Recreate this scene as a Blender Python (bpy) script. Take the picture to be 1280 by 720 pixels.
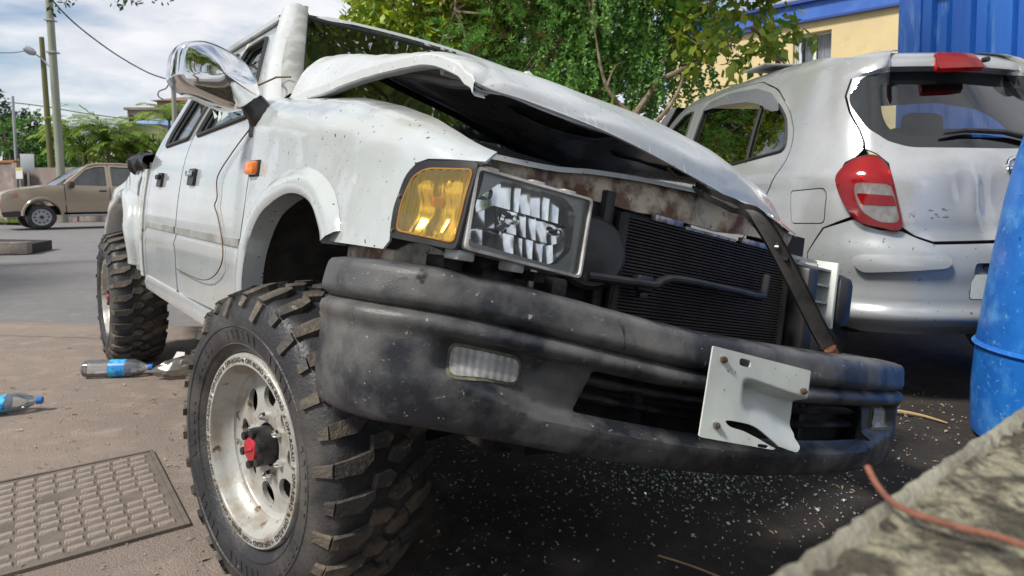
import bpy, bmesh, math, random
from mathutils import Vector, Matrix, noise
from mathutils.geometry import delaunay_2d_cdt

for _o in list(bpy.data.objects):
    bpy.data.objects.remove(_o)
sc = bpy.context.scene
C = sc.collection
R = math.radians
rnd = random.Random(7)

# ---------------------------------------------------------------- camera
cam_d = bpy.data.cameras.new('camera')
cam = bpy.data.objects.new('camera', cam_d)
C.objects.link(cam)
cam.location = (0, 0, 1.04)
cam.rotation_euler = (R(87), 0, 0)
cam_d.sensor_fit = 'HORIZONTAL'
cam_d.sensor_width = 36
cam_d.lens = 815 / 1280 * 36
cam_d.shift_y = -0.0584
cam_d.clip_start = 0.02
cam_d.clip_end = 3000
cam_d.dof.use_dof = True
cam_d.dof.focus_distance = 1.9
cam_d.dof.aperture_fstop = 7.0
sc.camera = cam

# ---------------------------------------------------------------- world: sky with broken cloud
SUN_EL, SUN_AZ = 50, 232      # azimuth clockwise from +Y (behind-left of the camera)
w = bpy.data.worlds.new('World')
sc.world = w
w.use_nodes = True
nt = w.node_tree
nt.nodes.clear()
N = nt.nodes.new
L_ = nt.links.new
out = N('ShaderNodeOutputWorld')
bg = N('ShaderNodeBackground')
bg.inputs['Strength'].default_value = 0.105
sky = N('ShaderNodeTexSky')
sky.sky_type = 'NISHITA'
sky.sun_disc = False
sky.sun_elevation = R(SUN_EL)
sky.sun_rotation = R(SUN_AZ)
sky.air_density = 1.0
sky.dust_density = 1.2
tc = N('ShaderNodeTexCoord')
sep = N('ShaderNodeSeparateXYZ')
L_(tc.outputs['Generated'], sep.inputs[0])
zz = N('ShaderNodeMath'); zz.operation = 'ADD'; zz.inputs[1].default_value = 0.22
L_(sep.outputs['Z'], zz.inputs[0])
zm = N('ShaderNodeMath'); zm.operation = 'MAXIMUM'; zm.inputs[1].default_value = 0.05
L_(zz.outputs[0], zm.inputs[0])
dx = N('ShaderNodeMath'); dx.operation = 'DIVIDE'; L_(sep.outputs['X'], dx.inputs[0]); L_(zm.outputs[0], dx.inputs[1])
dy = N('ShaderNodeMath'); dy.operation = 'DIVIDE'; L_(sep.outputs['Y'], dy.inputs[0]); L_(zm.outputs[0], dy.inputs[1])
cmb = N('ShaderNodeCombineXYZ'); L_(dx.outputs[0], cmb.inputs[0]); L_(dy.outputs[0], cmb.inputs[1])
n1 = N('ShaderNodeTexNoise'); n1.inputs['Scale'].default_value = 1.5; n1.inputs['Detail'].default_value = 7; n1.inputs['Roughness'].default_value = 0.55
n1.inputs['Distortion'].default_value = 0.3
L_(cmb.outputs[0], n1.inputs['Vector'])
r1 = N('ShaderNodeMapRange'); r1.inputs[1].default_value = 0.37; r1.inputs[2].default_value = 0.53
L_(n1.outputs['Fac'], r1.inputs[0])
n2 = N('ShaderNodeTexNoise'); n2.inputs['Scale'].default_value = 2.6; n2.inputs['Detail'].default_value = 5
mp = N('ShaderNodeVectorMath'); mp.operation = 'ADD'; mp.inputs[1].default_value = (3.1, 1.7, 0)
L_(cmb.outputs[0], mp.inputs[0]); L_(mp.outputs[0], n2.inputs['Vector'])
cr = N('ShaderNodeValToRGB')
cr.color_ramp.elements[0].position = 0.32; cr.color_ramp.elements[0].color = (4.7, 5.0, 5.8, 1)
cr.color_ramp.elements[1].position = 0.62; cr.color_ramp.elements[1].color = (7.0, 7.1, 7.35, 1)
L_(n2.outputs['Fac'], cr.inputs[0])
mx = N('ShaderNodeMix'); mx.data_type = 'RGBA'
L_(r1.outputs[0], mx.inputs[0]); L_(sky.outputs[0], mx.inputs[6]); L_(cr.outputs[0], mx.inputs[7])
L_(mx.outputs[2], bg.inputs['Color'])
L_(bg.outputs[0], out.inputs['Surface'])

sun_d = bpy.data.lights.new('sun', 'SUN')
sun_d.energy = 3.4
sun_d.angle = R(9)
sun_d.color = (1.0, 0.95, 0.88)
sun = bpy.data.objects.new('sun', sun_d)
C.objects.link(sun)
_az, _el = R(SUN_AZ), R(SUN_EL)
_sd = Vector((math.sin(_az) * math.cos(_el), math.cos(_az) * math.cos(_el), math.sin(_el)))
sun.rotation_euler = _sd.to_track_quat('Z', 'Y').to_euler()

sc.view_settings.view_transform = 'Standard'
sc.view_settings.look = 'None'
sc.view_settings.gamma = 1
sc.view_settings.exposure = 0.35
sc.view_settings.use_curve_mapping = False

# ---------------------------------------------------------------- materials
MATS = {}

def lin(c):
    return tuple((x / 12.92 if x <= 0.04045 else ((x + 0.055) / 1.055) ** 2.4) for x in c)

def mat(name, base, rough=0.5, metal=0.0, base2=None, nscale=6.0, ndetail=5, lo=0.4, hi=0.6,
        bump=0.0, bscale=80.0, spots=None, spec=0.5, coat=0.0, trans=0.0, ior=1.45,
        island=None, rough2=None, stretch=None, translucent=None, bdetail=3, noise2=None, scrape=None):
    """Principled material; base/base2 mixed by noise, spots = (colour, scale, threshold, width, detail)."""
    m = bpy.data.materials.new(name)
    m.use_nodes = True
    t = m.node_tree
    b = t.nodes['Principled BSDF']
    b.inputs['Roughness'].default_value = rough
    b.inputs['Metallic'].default_value = metal
    b.inputs['Specular IOR Level'].default_value = spec
    b.inputs['Coat Weight'].default_value = coat
    b.inputs['Coat Roughness'].default_value = 0.05
    b.inputs['Transmission Weight'].default_value = trans
    b.inputs['IOR'].default_value = ior
    b.inputs['Base Color'].default_value = (*base, 1)
    tcn = t.nodes.new('ShaderNodeTexCoord')
    vec = tcn.outputs['Object']
    if stretch:
        mpn = t.nodes.new('ShaderNodeMapping')
        mpn.inputs['Scale'].default_value = stretch
        t.links.new(vec, mpn.inputs[0])
        vec = mpn.outputs[0]
    col = None

    def nz(scale, detail, v=None, rg=0.6):
        n = t.nodes.new('ShaderNodeTexNoise')
        n.inputs['Scale'].default_value = scale
        n.inputs['Detail'].default_value = detail
        n.inputs['Roughness'].default_value = rg
        t.links.new(v or vec, n.inputs['Vector'])
        return n.outputs['Fac']

    def rng(src, a, bb):
        q = t.nodes.new('ShaderNodeMapRange')
        q.inputs[1].default_value = a
        q.inputs[2].default_value = bb
        t.links.new(src, q.inputs[0])
        return q.outputs[0]

    def mix(fac, a, bb):
        q = t.nodes.new('ShaderNodeMix')
        q.data_type = 'RGBA'
        t.links.new(fac, q.inputs[0])
        if isinstance(a, tuple): q.inputs[6].default_value = (*a, 1)
        else: t.links.new(a, q.inputs[6])
        if isinstance(bb, tuple): q.inputs[7].default_value = (*bb, 1)
        else: t.links.new(bb, q.inputs[7])
        return q.outputs[2]
    if base2:
        f = rng(nz(nscale, ndetail), lo, hi)
        col = mix(f, base, base2)
        if rough2 is not None:
            q = t.nodes.new('ShaderNodeMapRange')
            q.inputs[3].default_value = rough
            q.inputs[4].default_value = rough2
            t.links.new(f, q.inputs[0])
            t.links.new(q.outputs[0], b.inputs['Roughness'])
    if noise2:      # (colour, scale, lo, hi, detail)
        col = mix(rng(nz(noise2[1], noise2[4]), noise2[2], noise2[3]), col or base, noise2[0])
    if island:
        g = t.nodes.new('ShaderNodeNewGeometry')
        col = mix(g.outputs['Random Per Island'], col or base, island)
    for s in (spots or []):
        f = rng(nz(s[1], s[4] if len(s) > 4 else 2), s[2], s[2] + s[3])
        col = mix(f, col or base, s[0])
    for s in (scrape or []):      # (colour, rot z, stretch vec, scale, threshold, width)
        mq = t.nodes.new('ShaderNodeMapping'); mq.vector_type = 'POINT'
        mq.inputs['Rotation'].default_value = (0, 0, s[1]); mq.inputs['Scale'].default_value = (1, 1, 1)
        t.links.new(tcn.outputs['Object'], mq.inputs[0])
        m2 = t.nodes.new('ShaderNodeMapping'); m2.inputs['Scale'].default_value = s[2]
        t.links.new(mq.outputs[0], m2.inputs[0])
        col = mix(rng(nz(s[3], 4, m2.outputs[0], .7), s[4], s[4] + s[5]), col or base, s[0])
    if col:
        t.links.new(col, b.inputs['Base Color'])
    if bump:
        bn = t.nodes.new('ShaderNodeBump')
        bn.inputs['Strength'].default_value = bump
        bn.inputs['Distance'].default_value = 0.02
        t.links.new(nz(bscale, bdetail), bn.inputs['Height'])
        t.links.new(bn.outputs[0], b.inputs['Normal'])
    if translucent:
        tr = t.nodes.new('ShaderNodeBsdfTranslucent')
        if col: t.links.new(col, tr.inputs['Color'])
        else: tr.inputs['Color'].default_value = (*base, 1)
        ms = t.nodes.new('ShaderNodeMixShader')
        ms.inputs[0].default_value = translucent
        t.links.new(b.outputs[0], ms.inputs[1])
        t.links.new(tr.outputs[0], ms.inputs[2])
        t.links.new(ms.outputs[0], t.nodes['Material Output'].inputs['Surface'])
    MATS[name] = m
    return m

def glass(name, tint=(0.8, 0.85, 0.85), refl=1.0, rough=0.0, ior=1.5, bump=0, bscale=40):
    """Thin sheet glass: see-through tint plus a fresnel mirror."""
    m = bpy.data.materials.new(name)
    m.use_nodes = True
    t = m.node_tree
    t.nodes.clear()
    o = t.nodes.new('ShaderNodeOutputMaterial')
    tr = t.nodes.new('ShaderNodeBsdfTransparent'); tr.inputs[0].default_value = (*tint, 1)
    gl = t.nodes.new('ShaderNodeBsdfGlossy'); gl.inputs['Roughness'].default_value = rough
    fr = t.nodes.new('ShaderNodeFresnel'); fr.inputs[0].default_value = ior
    mu = t.nodes.new('ShaderNodeMath'); mu.operation = 'MULTIPLY'; mu.inputs[1].default_value = refl; mu.use_clamp = True
    t.links.new(fr.outputs[0], mu.inputs[0])
    ms = t.nodes.new('ShaderNodeMixShader')
    t.links.new(mu.outputs[0], ms.inputs[0])
    t.links.new(tr.outputs[0], ms.inputs[1])
    t.links.new(gl.outputs[0], ms.inputs[2])
    t.links.new(ms.outputs[0], o.inputs[0])
    if bump:
        tcn = t.nodes.new('ShaderNodeTexCoord')
        n = t.nodes.new('ShaderNodeTexNoise'); n.inputs['Scale'].default_value = bscale
        t.links.new(tcn.outputs['Object'], n.inputs['Vector'])
        bn = t.nodes.new('ShaderNodeBump'); bn.inputs['Strength'].default_value = bump; bn.inputs['Distance'].default_value = 0.01
        t.links.new(n.outputs['Fac'], bn.inputs['Height'])
        t.links.new(bn.outputs[0], gl.inputs['Normal'])
    MATS[name] = m
    return m

# ---------------------------------------------------------------- object helpers
def tag(o, label=None, cat=None, group=None, kind=None):
    if label: o['label'] = label
    if cat: o['category'] = cat
    if group: o['group'] = group
    if kind: o['kind'] = kind
    return o

def empty(name, loc=(0, 0, 0), label=None, cat=None, group=None, parent=None):
    o = bpy.data.objects.new(name, None)
    o.empty_display_size = 0.1
    C.objects.link(o)
    o.location = loc
    if parent: o.parent = parent
    return tag(o, label, cat, group)

class MB:
    """Collects verts/faces; xf maps every point when the mesh is built."""
    def __init__(self):
        self.v = []; self.f = []; self.sharp = []

    def add(self, verts, faces):
        n = len(self.v)
        self.v += [Vector(p) for p in verts]
        self.f += [tuple(i + n for i in q) for q in faces]
        return self

    def box(self, c, s, rot=None, bev=0.0):
        hx, hy, hz = s[0] / 2, s[1] / 2, s[2] / 2
        if bev <= 0:
            vs = [Vector((x, y, z)) for x in (-hx, hx) for y in (-hy, hy) for z in (-hz, hz)]
            fs = [(0, 1, 3, 2), (4, 6, 7, 5), (0, 4, 5, 1), (2, 3, 7, 6), (0, 2, 6, 4), (1, 5, 7, 3)]
        else:
            bm = bmesh.new()
            bmesh.ops.create_cube(bm, size=1)
            for q in bm.verts: q.co = Vector((q.co.x * s[0], q.co.y * s[1], q.co.z * s[2]))
            bmesh.ops.bevel(bm, geom=bm.edges[:], offset=bev, segments=2, affect='EDGES', profile=0.5)
            bm.verts.index_update()
            vs = [q.co.copy() for q in bm.verts]
            fs = [tuple(x.index for x in q.verts) for q in bm.faces]
            bm.free()
        M = rot.to_3x3() if isinstance(rot, Matrix) else (Matrix.Rotation(rot, 3, 'Z') if rot else Matrix.Identity(3))
        return self.add([M @ p + Vector(c) for p in vs], fs)

    def tube(self, path, r, n=8, cap=True, closed=False, up=None):
        path = [Vector(p) for p in path]
        m = len(path)
        rr = r if isinstance(r, (list, tuple)) else [r] * m
        vs = []; prev = None
        for i in range(m):
            a = path[i - 1] if (i > 0 or closed) else path[i]
            b = path[(i + 1) % m] if (i < m - 1 or closed) else path[i]
            t = (b - a)
            if t.length < 1e-9: t = Vector((0, 0, 1))
            t.normalize()
            if prev is None:
                u = Vector((0, 0, 1)) if abs(t.z) < .9 else Vector((1, 0, 0))
            else:
                u = prev
            u = (u - t * u.dot(t))
            if u.length < 1e-6: u = t.orthogonal()
            u.normalize(); prev = u
            w_ = t.cross(u)
            for k in range(n):
                an = 2 * math.pi * k / n
                vs.append(path[i] + (u * math.cos(an) + w_ * math.sin(an)) * rr[i])
        fs = []
        for i in range(m if closed else m - 1):
            j = (i + 1) % m
            for k in range(n):
                fs.append((i * n + k, i * n + (k + 1) % n, j * n + (k + 1) % n, j * n + k))
        if cap and not closed:
            fs.append(tuple(range(n - 1, -1, -1)))
            fs.append(tuple((m - 1) * n + k for k in range(n)))
        return self.add(vs, fs)

    def lathe(self, prof, n=32, M=None, a0=0, a1=2 * math.pi):
        """prof: (radius, axial) pairs; axis = local Z, transformed by M."""
        full = abs(a1 - a0 - 2 * math.pi) < 1e-6
        vs = []; k_n = n if full else n + 1
        for (r, z) in prof:
            for k in range(k_n):
                an = a0 + (a1 - a0) * k / n
                p = Vector((r * math.cos(an), r * math.sin(an), z))
                vs.append(M @ p if M else p)
        fs = []
        for i in range(len(prof) - 1):
            for k in range(n):
                k2 = (k + 1) % k_n
                fs.append((i * k_n + k, i * k_n + k2, (i + 1) * k_n + k2, (i + 1) * k_n + k))
        return self.add(vs, fs)

    def prism(self, poly, h0, h1, fm):
        """poly 2D extruded between h0 and h1; fm(u, v, h) -> point."""
        n = len(poly)
        vs = [fm(u, v, h0) for u, v in poly] + [fm(u, v, h1) for u, v in poly]
        fs = [tuple(range(n - 1, -1, -1)), tuple(range(n, 2 * n))]
        fs += [(i, (i + 1) % n, n + (i + 1) % n, n + i) for i in range(n)]
        return self.add(vs, fs)

    def grid(self, pts, closed_u=False):
        nu, nv = len(pts), len(pts[0])
        vs = [p for row in pts for p in row]
        fs = []
        for i in range(nu if closed_u else nu - 1):
            for j in range(nv - 1):
                i2 = (i + 1) % nu
                fs.append((i * nv + j, i * nv + j + 1, i2 * nv + j + 1, i2 * nv + j))
        return self.add(vs, fs)

    def build(self, name, m, parent=None, xf=None, origin=None, smooth=True, angle=35, fix=True):
        me = bpy.data.meshes.new(name)
        org = Vector(origin) if origin is not None else Vector((0, 0, 0))
        me.from_pydata([((Vector(xf(p)) if xf else p) - org)[:] for p in self.v], [], self.f)
        if fix:
            bm = bmesh.new(); bm.from_mesh(me)
            bmesh.ops.recalc_face_normals(bm, faces=bm.faces[:])
            bm.to_mesh(me); bm.free()
        if smooth:
            me.polygons.foreach_set('use_smooth', [True] * len(me.polygons))
            me.set_sharp_from_angle(angle=R(angle))
        me.materials.append(MATS[m] if isinstance(m, str) else m)
        o = bpy.data.objects.new(name, me)
        C.objects.link(o)
        if parent: o.parent = parent
        return o

def catmull(P, n=8, closed=False):
    P = [Vector(p) for p in P]
    out_ = []
    m = len(P)
    for i in range(m if closed else m - 1):
        g = (lambda k: P[k % m]) if closed else (lambda k: P[max(0, min(m - 1, k))])
        a, b, c, d = g(i - 1), g(i), g(i + 1), g(i + 2)
        for k in range(n):
            t = k / n
            out_.append(.5 * ((2 * b) + (c - a) * t + (2 * a - 5 * b + 4 * c - d) * t * t + (3 * b - a - 3 * c + d) * t ** 3))
    if not closed: out_.append(P[-1].copy())
    return out_

def interp(tab, x):
    if x <= tab[0][0]: return tab[0][1]
    for (a, b), (c, d) in zip(tab, tab[1:]):
        if x <= c:
            t = (x - a) / (c - a)
            t2 = t
            return b + (d - b) * t2
    return tab[-1][1]

def sinterp(tab, x):
    """Catmull-Rom interpolation of a table y(x)."""
    n = len(tab)
    if x <= tab[0][0]: return tab[0][1]
    if x >= tab[-1][0]: return tab[-1][1]
    for i in range(n - 1):
        if x <= tab[i + 1][0]:
            x0, y0 = tab[i]; x1, y1 = tab[i + 1]
            h = x1 - x0
            m0 = (y1 - tab[i - 1][1]) / (x1 - tab[i - 1][0]) if i > 0 else (y1 - y0) / h
            m1 = (tab[i + 2][1] - y0) / (tab[i + 2][0] - x0) if i < n - 2 else (y1 - y0) / h
            t = (x - x0) / h
            return ((2 * t**3 - 3 * t**2 + 1) * y0 + (t**3 - 2 * t**2 + t) * h * m0 + (-2 * t**3 + 3 * t**2) * y1 + (t**3 - t**2) * h * m1)

def smooth_poly(P, n=6):
    return [(p.x, p.y) for p in catmull([(a, b, 0) for a, b in P], n, closed=True)]

def round_poly(P, r=0.02, n=4):
    """Round the corners of a polygon."""
    out_ = []
    m = len(P)
    for i in range(m):
        p = Vector(P[i]); a = Vector(P[i - 1]); b = Vector(P[(i + 1) % m])
        da, db = (a - p), (b - p)
        ra = min(r, da.length * .48); rb = min(r, db.length * .48)
        p0 = p + da.normalized() * ra; p1 = p + db.normalized() * rb
        for k in range(n + 1):
            t = k / n
            q = p0 * (1 - t) ** 2 + p * 2 * t * (1 - t) + p1 * t * t
            out_.append((q.x, q.y))
    return out_

def densify(P, s):
    out_ = []
    m = len(P)
    for i in range(m):
        a = Vector(P[i]); b = Vector(P[(i + 1) % m])
        k = max(1, int(math.ceil((b - a).length / s)))
        for j in range(k): out_.append(tuple(a + (b - a) * (j / k)))
    return out_

def inside(p, poly):
    x, y = p; r = False
    n = len(poly); j = n - 1
    for i in range(n):
        xi, yi = poly[i]; xj, yj = poly[j]
        if (yi > y) != (yj > y) and x < (xj - xi) * (y - yi) / (yj - yi) + xi: r = not r
        j = i
    return r

def tri_region(outline, holes, s):
    outline = densify(outline, s); holes = [densify(h, s) for h in holes]
    pts = []; edges = []; loops = []
    for lp in [outline] + holes:
        n0 = len(pts); pts += lp; loops.append(list(range(n0, len(pts))))
        edges += [(n0 + i, n0 + (i + 1) % len(lp)) for i in range(len(lp))]
    nb = len(pts)
    xs = [p[0] for p in outline]; ys = [p[1] for p in outline]
    cell = {}
    for p in pts: cell.setdefault((int(p[0] // s), int(p[1] // s)), []).append(p)
    def near(p):
        cx, cy = int(p[0] // s), int(p[1] // s)
        for i in (-1, 0, 1):
            for j in (-1, 0, 1):
                for q in cell.get((cx + i, cy + j), ()):
                    if (q[0] - p[0]) ** 2 + (q[1] - p[1]) ** 2 < (.55 * s) ** 2: return True
        return False
    y = min(ys) + s * .5; k = 0
    while y < max(ys):
        x = min(xs) + s * (.5 if k % 2 else 0.05)
        while x < max(xs):
            if inside((x, y), outline) and not any(inside((x, y), h) for h in holes) and not near((x, y)):
                pts.append((x, y))
            x += s
        y += s * .87; k += 1
    r = delaunay_2d_cdt([Vector(p) for p in pts], edges, [], 0, 1e-6)
    V = [(p.x, p.y) for p in r[0]]
    tris = []
    for f_ in r[2]:
        c = (sum(V[i][0] for i in f_) / len(f_), sum(V[i][1] for i in f_) / len(f_))
        if inside(c, outline) and not any(inside(c, h) for h in holes): tris.append(tuple(f_))
    return V, tris

def sheet(outline, fmap, holes=(), s=0.04, thick=0.012, mb=None):
    """Curved panel cut to an outline with holes; fmap(u, v) -> 3D point; real thickness and rim."""
    V, tris = tri_region(list(outline), [list(h) for h in holes], s)
    P = [Vector(fmap(*q)) for q in V]
    nr = [Vector() for _ in P]
    tr = []
    for t in tris:
        a, b, c = (P[i] for i in t)
        n = (b - a).cross(c - a)
        tr.append(t)
        for i in t: nr[i] += n
    nr = [n.normalized() if n.length > 0 else Vector((0, 0, 1)) for n in nr]
    mb = mb or MB()
    mb.add(P, tr)
    if thick:
        B = [p - n * thick for p, n in zip(P, nr)]
        mb.add(B, [t[::-1] for t in tr])
        ec = {}
        for t in tr:
            for i in range(3):
                e = (t[i], t[(i + 1) % 3]); ec[e] = 1
        rim = [e for e in ec if (e[1], e[0]) not in ec]
        idx = {}; vs = []; fs = []
        def g(i, back):
            k = (i, back)
            if k not in idx:
                idx[k] = len(vs); vs.append(B[i] if back else P[i])
            return idx[k]
        for a, b in rim: fs.append((g(b, 0), g(a, 0), g(a, 1), g(b, 1)))
        mb.add(vs, fs)
    return mb

def fbm(p, sc_=1.0, o=3):
    return noise.fractal(Vector(p) * sc_, 1.0, 2.0, o)

def text_mesh(body, size=1.0, spacing=1.0, bold=0.0):
    cu = bpy.data.curves.new('txt', 'FONT')
    cu.body = body; cu.size = size; cu.align_x = 'CENTER'; cu.align_y = 'CENTER'; cu.space_character = spacing
    cu.offset = bold
    o = bpy.data.objects.new('txt', cu); C.objects.link(o)
    dg = bpy.context.evaluated_depsgraph_get()
    me = o.evaluated_get(dg).to_mesh()
    vs = [v.co.copy() for v in me.vertices]; fs = [tuple(p.vertices) for p in me.polygons]
    bpy.data.objects.remove(o); bpy.data.curves.remove(cu)
    return vs, fs

def sst(a, b, x):
    t = max(0, min(1, (x - a) / (b - a))); return t * t * (3 - 2 * t)
# ---------------------------------------------------------------- material library
MUD = (0.10, 0.07, 0.045)
mat('truck_paint', (0.475, 0.515, 0.525), 0.18, base2=(0.43, 0.46, 0.455), nscale=3, coat=0.8, scrape=[((0.62, 0.64, 0.63), -R(38), (26, 4, 3), 1.3, .66, .06), ((0.25, 0.22, 0.17), -R(38), (30, 30, 1.2), 1.2, .70, .06)],
    spots=[(MUD, 95, 0.715, 0.03, 1), ((0.27, 0.23, 0.16), 26, 0.70, 0.10, 5)], noise2=((0.42, 0.41, 0.36), 1.7, 0.56, 0.75, 6), bump=0.012, bscale=5)
mat('hood_paint', (0.56, 0.585, 0.585), 0.32, base2=(0.50, 0.52, 0.515), nscale=4, coat=0.25, scrape=[((0.72, 0.73, 0.72), R(20), (3, 30, 8), 1.6, .62, .05), ((0.33, 0.32, 0.30), -R(60), (2.5, 36, 10), 1.5, .68, .04)],
    spots=[((0.16, 0.13, 0.10), 110, 0.72, 0.03, 1)], bump=0.05, bscale=14)
mat('dirty_paint', (0.47, 0.49, 0.47), 0.4, base2=(0.30, 0.26, 0.19), nscale=14, lo=0.52, hi=0.68,
    spots=[(MUD, 40, 0.62, 0.05, 4)], bump=0.15, bscale=60)
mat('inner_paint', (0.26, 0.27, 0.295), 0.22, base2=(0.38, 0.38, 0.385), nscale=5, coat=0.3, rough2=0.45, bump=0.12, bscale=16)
mat('rust_cream', (0.50, 0.44, 0.34), 0.5, base2=(0.13, 0.06, 0.03), nscale=9, lo=0.47, hi=0.62, bump=0.25, bscale=60,
    spots=[((0.18, 0.10, 0.06), 34, 0.62, 0.06, 4)], noise2=((0.05, 0.035, 0.028), 5, 0.52, 0.66, 5))
mat('black_metal', (0.012, 0.012, 0.013), 0.55, base2=(0.035, 0.03, 0.025), nscale=20, bump=0.2, bscale=90)
mat('black_plastic', (0.016, 0.016, 0.018), 0.42, base2=(0.03, 0.029, 0.028), nscale=12)
mat('rubber', (0.02, 0.02, 0.02), 0.6)
mat('lens_white', (0.75, 0.76, 0.74), 0.25, coat=.5)
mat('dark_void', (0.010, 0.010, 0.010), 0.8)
mat('bumper_plastic', (0.020, 0.022, 0.028), 0.30, base2=(0.075, 0.076, 0.078), nscale=7.5, ndetail=12, lo=0.46, hi=0.60, rough2=0.48,
    spots=[((0.33, 0.31, 0.28), 55, 0.69, 0.04, 3), ((0.015, 0.014, 0.013), 10, 0.66, 0.05, 6)], noise2=((0.155, 0.15, 0.14), 4.0, 0.50, 0.70, 15), bump=0.16, bscale=420, bdetail=2,
    scrape=[((0.20, 0.195, 0.185), -R(38), (6, 60, 90), 1.0, .64, .10), ((0.012, 0.012, 0.014), -R(38), (14, 14, .8), 1.4, .66, .05), ((0.34, 0.33, 0.30), -R(38), (16, 90, 130), 1.0, .71, .04)])
mat('tyre_rubber', (0.026, 0.027, 0.030), 0.42, base2=(0.085, 0.080, 0.074), nscale=5, ndetail=9, lo=0.45, hi=0.66, bump=0.2, bscale=120,
    spots=[((0.17, 0.14, 0.10), 30, 0.68, 0.06, 5)])
mat('tread_rubber', (0.058, 0.053, 0.048), 0.66, base2=(0.17, 0.135, 0.098), nscale=9, lo=0.45, hi=0.68, bump=0.3, bscale=90,
    spots=[((0.24, 0.19, 0.13), 45, 0.63, 0.06, 4)])
mat('rim_paint', (0.44, 0.44, 0.41), 0.38, metal=0.25, base2=(0.31, 0.27, 0.21), nscale=9, ndetail=10, lo=0.44, hi=0.60,
    spots=[((0.14, 0.08, 0.045), 30, 0.61, 0.07, 7)], bump=0.06, bscale=120)
mat('rim_text', (0.03, 0.03, 0.028), 0.6)
mat('red_plastic', (0.50, 0.03, 0.045), 0.45, base2=(0.30, 0.03, 0.035), nscale=30)
mat('chrome', (0.82, 0.82, 0.83), 0.05, metal=1.0, bump=0.02, bscale=10)
mat('reflector', (0.94, 0.94, 0.95), 0.13, metal=1.0)
mat('steel', (0.45, 0.44, 0.42), 0.35, metal=0.9, base2=(0.25, 0.18, 0.12), nscale=40)
mat('lamp_grey', (0.42, 0.43, 0.44), 0.3, metal=0.2)
mat('lamp_rim', (0.55, 0.55, 0.53), 0.35, base2=(0.35, 0.33, 0.3), nscale=20)
mat('plate_white', (0.62, 0.66, 0.62), 0.38, base2=(0.50, 0.53, 0.50), nscale=5, spots=[((0.25, 0.22, 0.18), 60, 0.68, 0.05, 3)])
mat('grey_plastic', (0.34, 0.35, 0.34), 0.5, base2=(0.22, 0.22, 0.2), nscale=9)
mat('core_fins', (0.028, 0.022, 0.020), 0.55, metal=0.3, base2=(0.055, 0.042, 0.034), nscale=5)
mat('core_back', (0.012, 0.010, 0.010), 0.8)
mat('alloy', (0.50, 0.51, 0.54), 0.4, metal=0.7, base2=(0.2, 0.19, 0.18), nscale=25)
mat('seat_cloth', (0.10, 0.10, 0.10), 0.9)
mat('orange_lens', (0.80, 0.20, 0.02), 0.2, coat=0.5)
mat('trim_cream', (0.55, 0.52, 0.42), 0.6)
glass('glass_clear', (0.93, 0.95, 0.95), 1.0)
glass('glass_side', (0.42, 0.48, 0.46), 1.2, bump=0.02, bscale=3)
glass('glass_windscreen', (0.10, 0.115, 0.11), 4.0, ior=1.55, bump=0.05, bscale=4)

def lens_mat(name, tint, rough=0.12, refl=1.0, body=0.32):
    m = bpy.data.materials.new(name); m.use_nodes = True
    t = m.node_tree; t.nodes.clear()
    o = t.nodes.new('ShaderNodeOutputMaterial')
    tr = t.nodes.new('ShaderNodeBsdfTransparent'); tr.inputs[0].default_value = (*tint, 1)
    df = t.nodes.new('ShaderNodeBsdfTranslucent'); df.inputs[0].default_value = (*tint, 1)
    d2 = t.nodes.new('ShaderNodeBsdfDiffuse'); d2.inputs[0].default_value = (*[x * .8 for x in tint], 1)
    m0 = t.nodes.new('ShaderNodeMixShader'); m0.inputs[0].default_value = 0.5
    t.links.new(df.outputs[0], m0.inputs[1]); t.links.new(d2.outputs[0], m0.inputs[2])
    m1 = t.nodes.new('ShaderNodeMixShader'); m1.inputs[0].default_value = body
    t.links.new(tr.outputs[0], m1.inputs[1]); t.links.new(m0.outputs[0], m1.inputs[2])
    gl = t.nodes.new('ShaderNodeBsdfGlossy'); gl.inputs['Roughness'].default_value = rough
    fr = t.nodes.new('ShaderNodeFresnel'); fr.inputs[0].default_value = 1.5
    mu = t.nodes.new('ShaderNodeMath'); mu.operation = 'MULTIPLY'; mu.inputs[1].default_value = refl
    t.links.new(fr.outputs[0], mu.inputs[0])
    m2 = t.nodes.new('ShaderNodeMixShader'); t.links.new(mu.outputs[0], m2.inputs[0])
    t.links.new(m1.outputs[0], m2.inputs[1]); t.links.new(gl.outputs[0], m2.inputs[2])
    t.links.new(m2.outputs[0], o.inputs[0])
    MATS[name] = m
lens_mat('amber_lens', (1.0, 0.76, 0.24), 0.08, 1.4)
lens_mat('clear_lens', (0.90, 0.90, 0.86), 0.10)
lens_mat('red_lens', (0.85, 0.02, 0.02), 0.06, 1.3)
# ================================================================ crashed pickup
TH = R(38.0)
TF = Vector((math.sin(TH), -math.cos(TH), 0))
TL = Vector((math.cos(TH), math.sin(TH), 0))
TU = Vector((0, 0, 1))
TO = Vector((-0.633, 1.60, 0)) + TL * 0.93
YP, ZP = -0.86, 0.75

def t_roll(x):
    t = min(1, max(0, (x + 0.6) / 1.2)); t = t * t * (3 - 2 * t)
    return R(6 + 5 * t)

def T(p):       # body frame (x forward, y to its left, z up) -> world: the body leans onto its collapsed corner
    x, y, z = p
    r = t_roll(x); dy, dz = y - YP, z - ZP
    return TO + TF * x + TL * (YP + math.cos(r) * dy + math.sin(r) * dz) + TU * (ZP - math.sin(r) * dy + math.cos(r) * dz)

def G(p):       # same frame but level (wheels, axles)
    return TO + TF * p[0] + TL * p[1] + TU * p[2]

truck = empty('pickup_truck', TO, 'wrecked white double-cab pickup with buckled bonnet, off-road tyres and hanging bumper', 'pickup truck')

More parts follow.
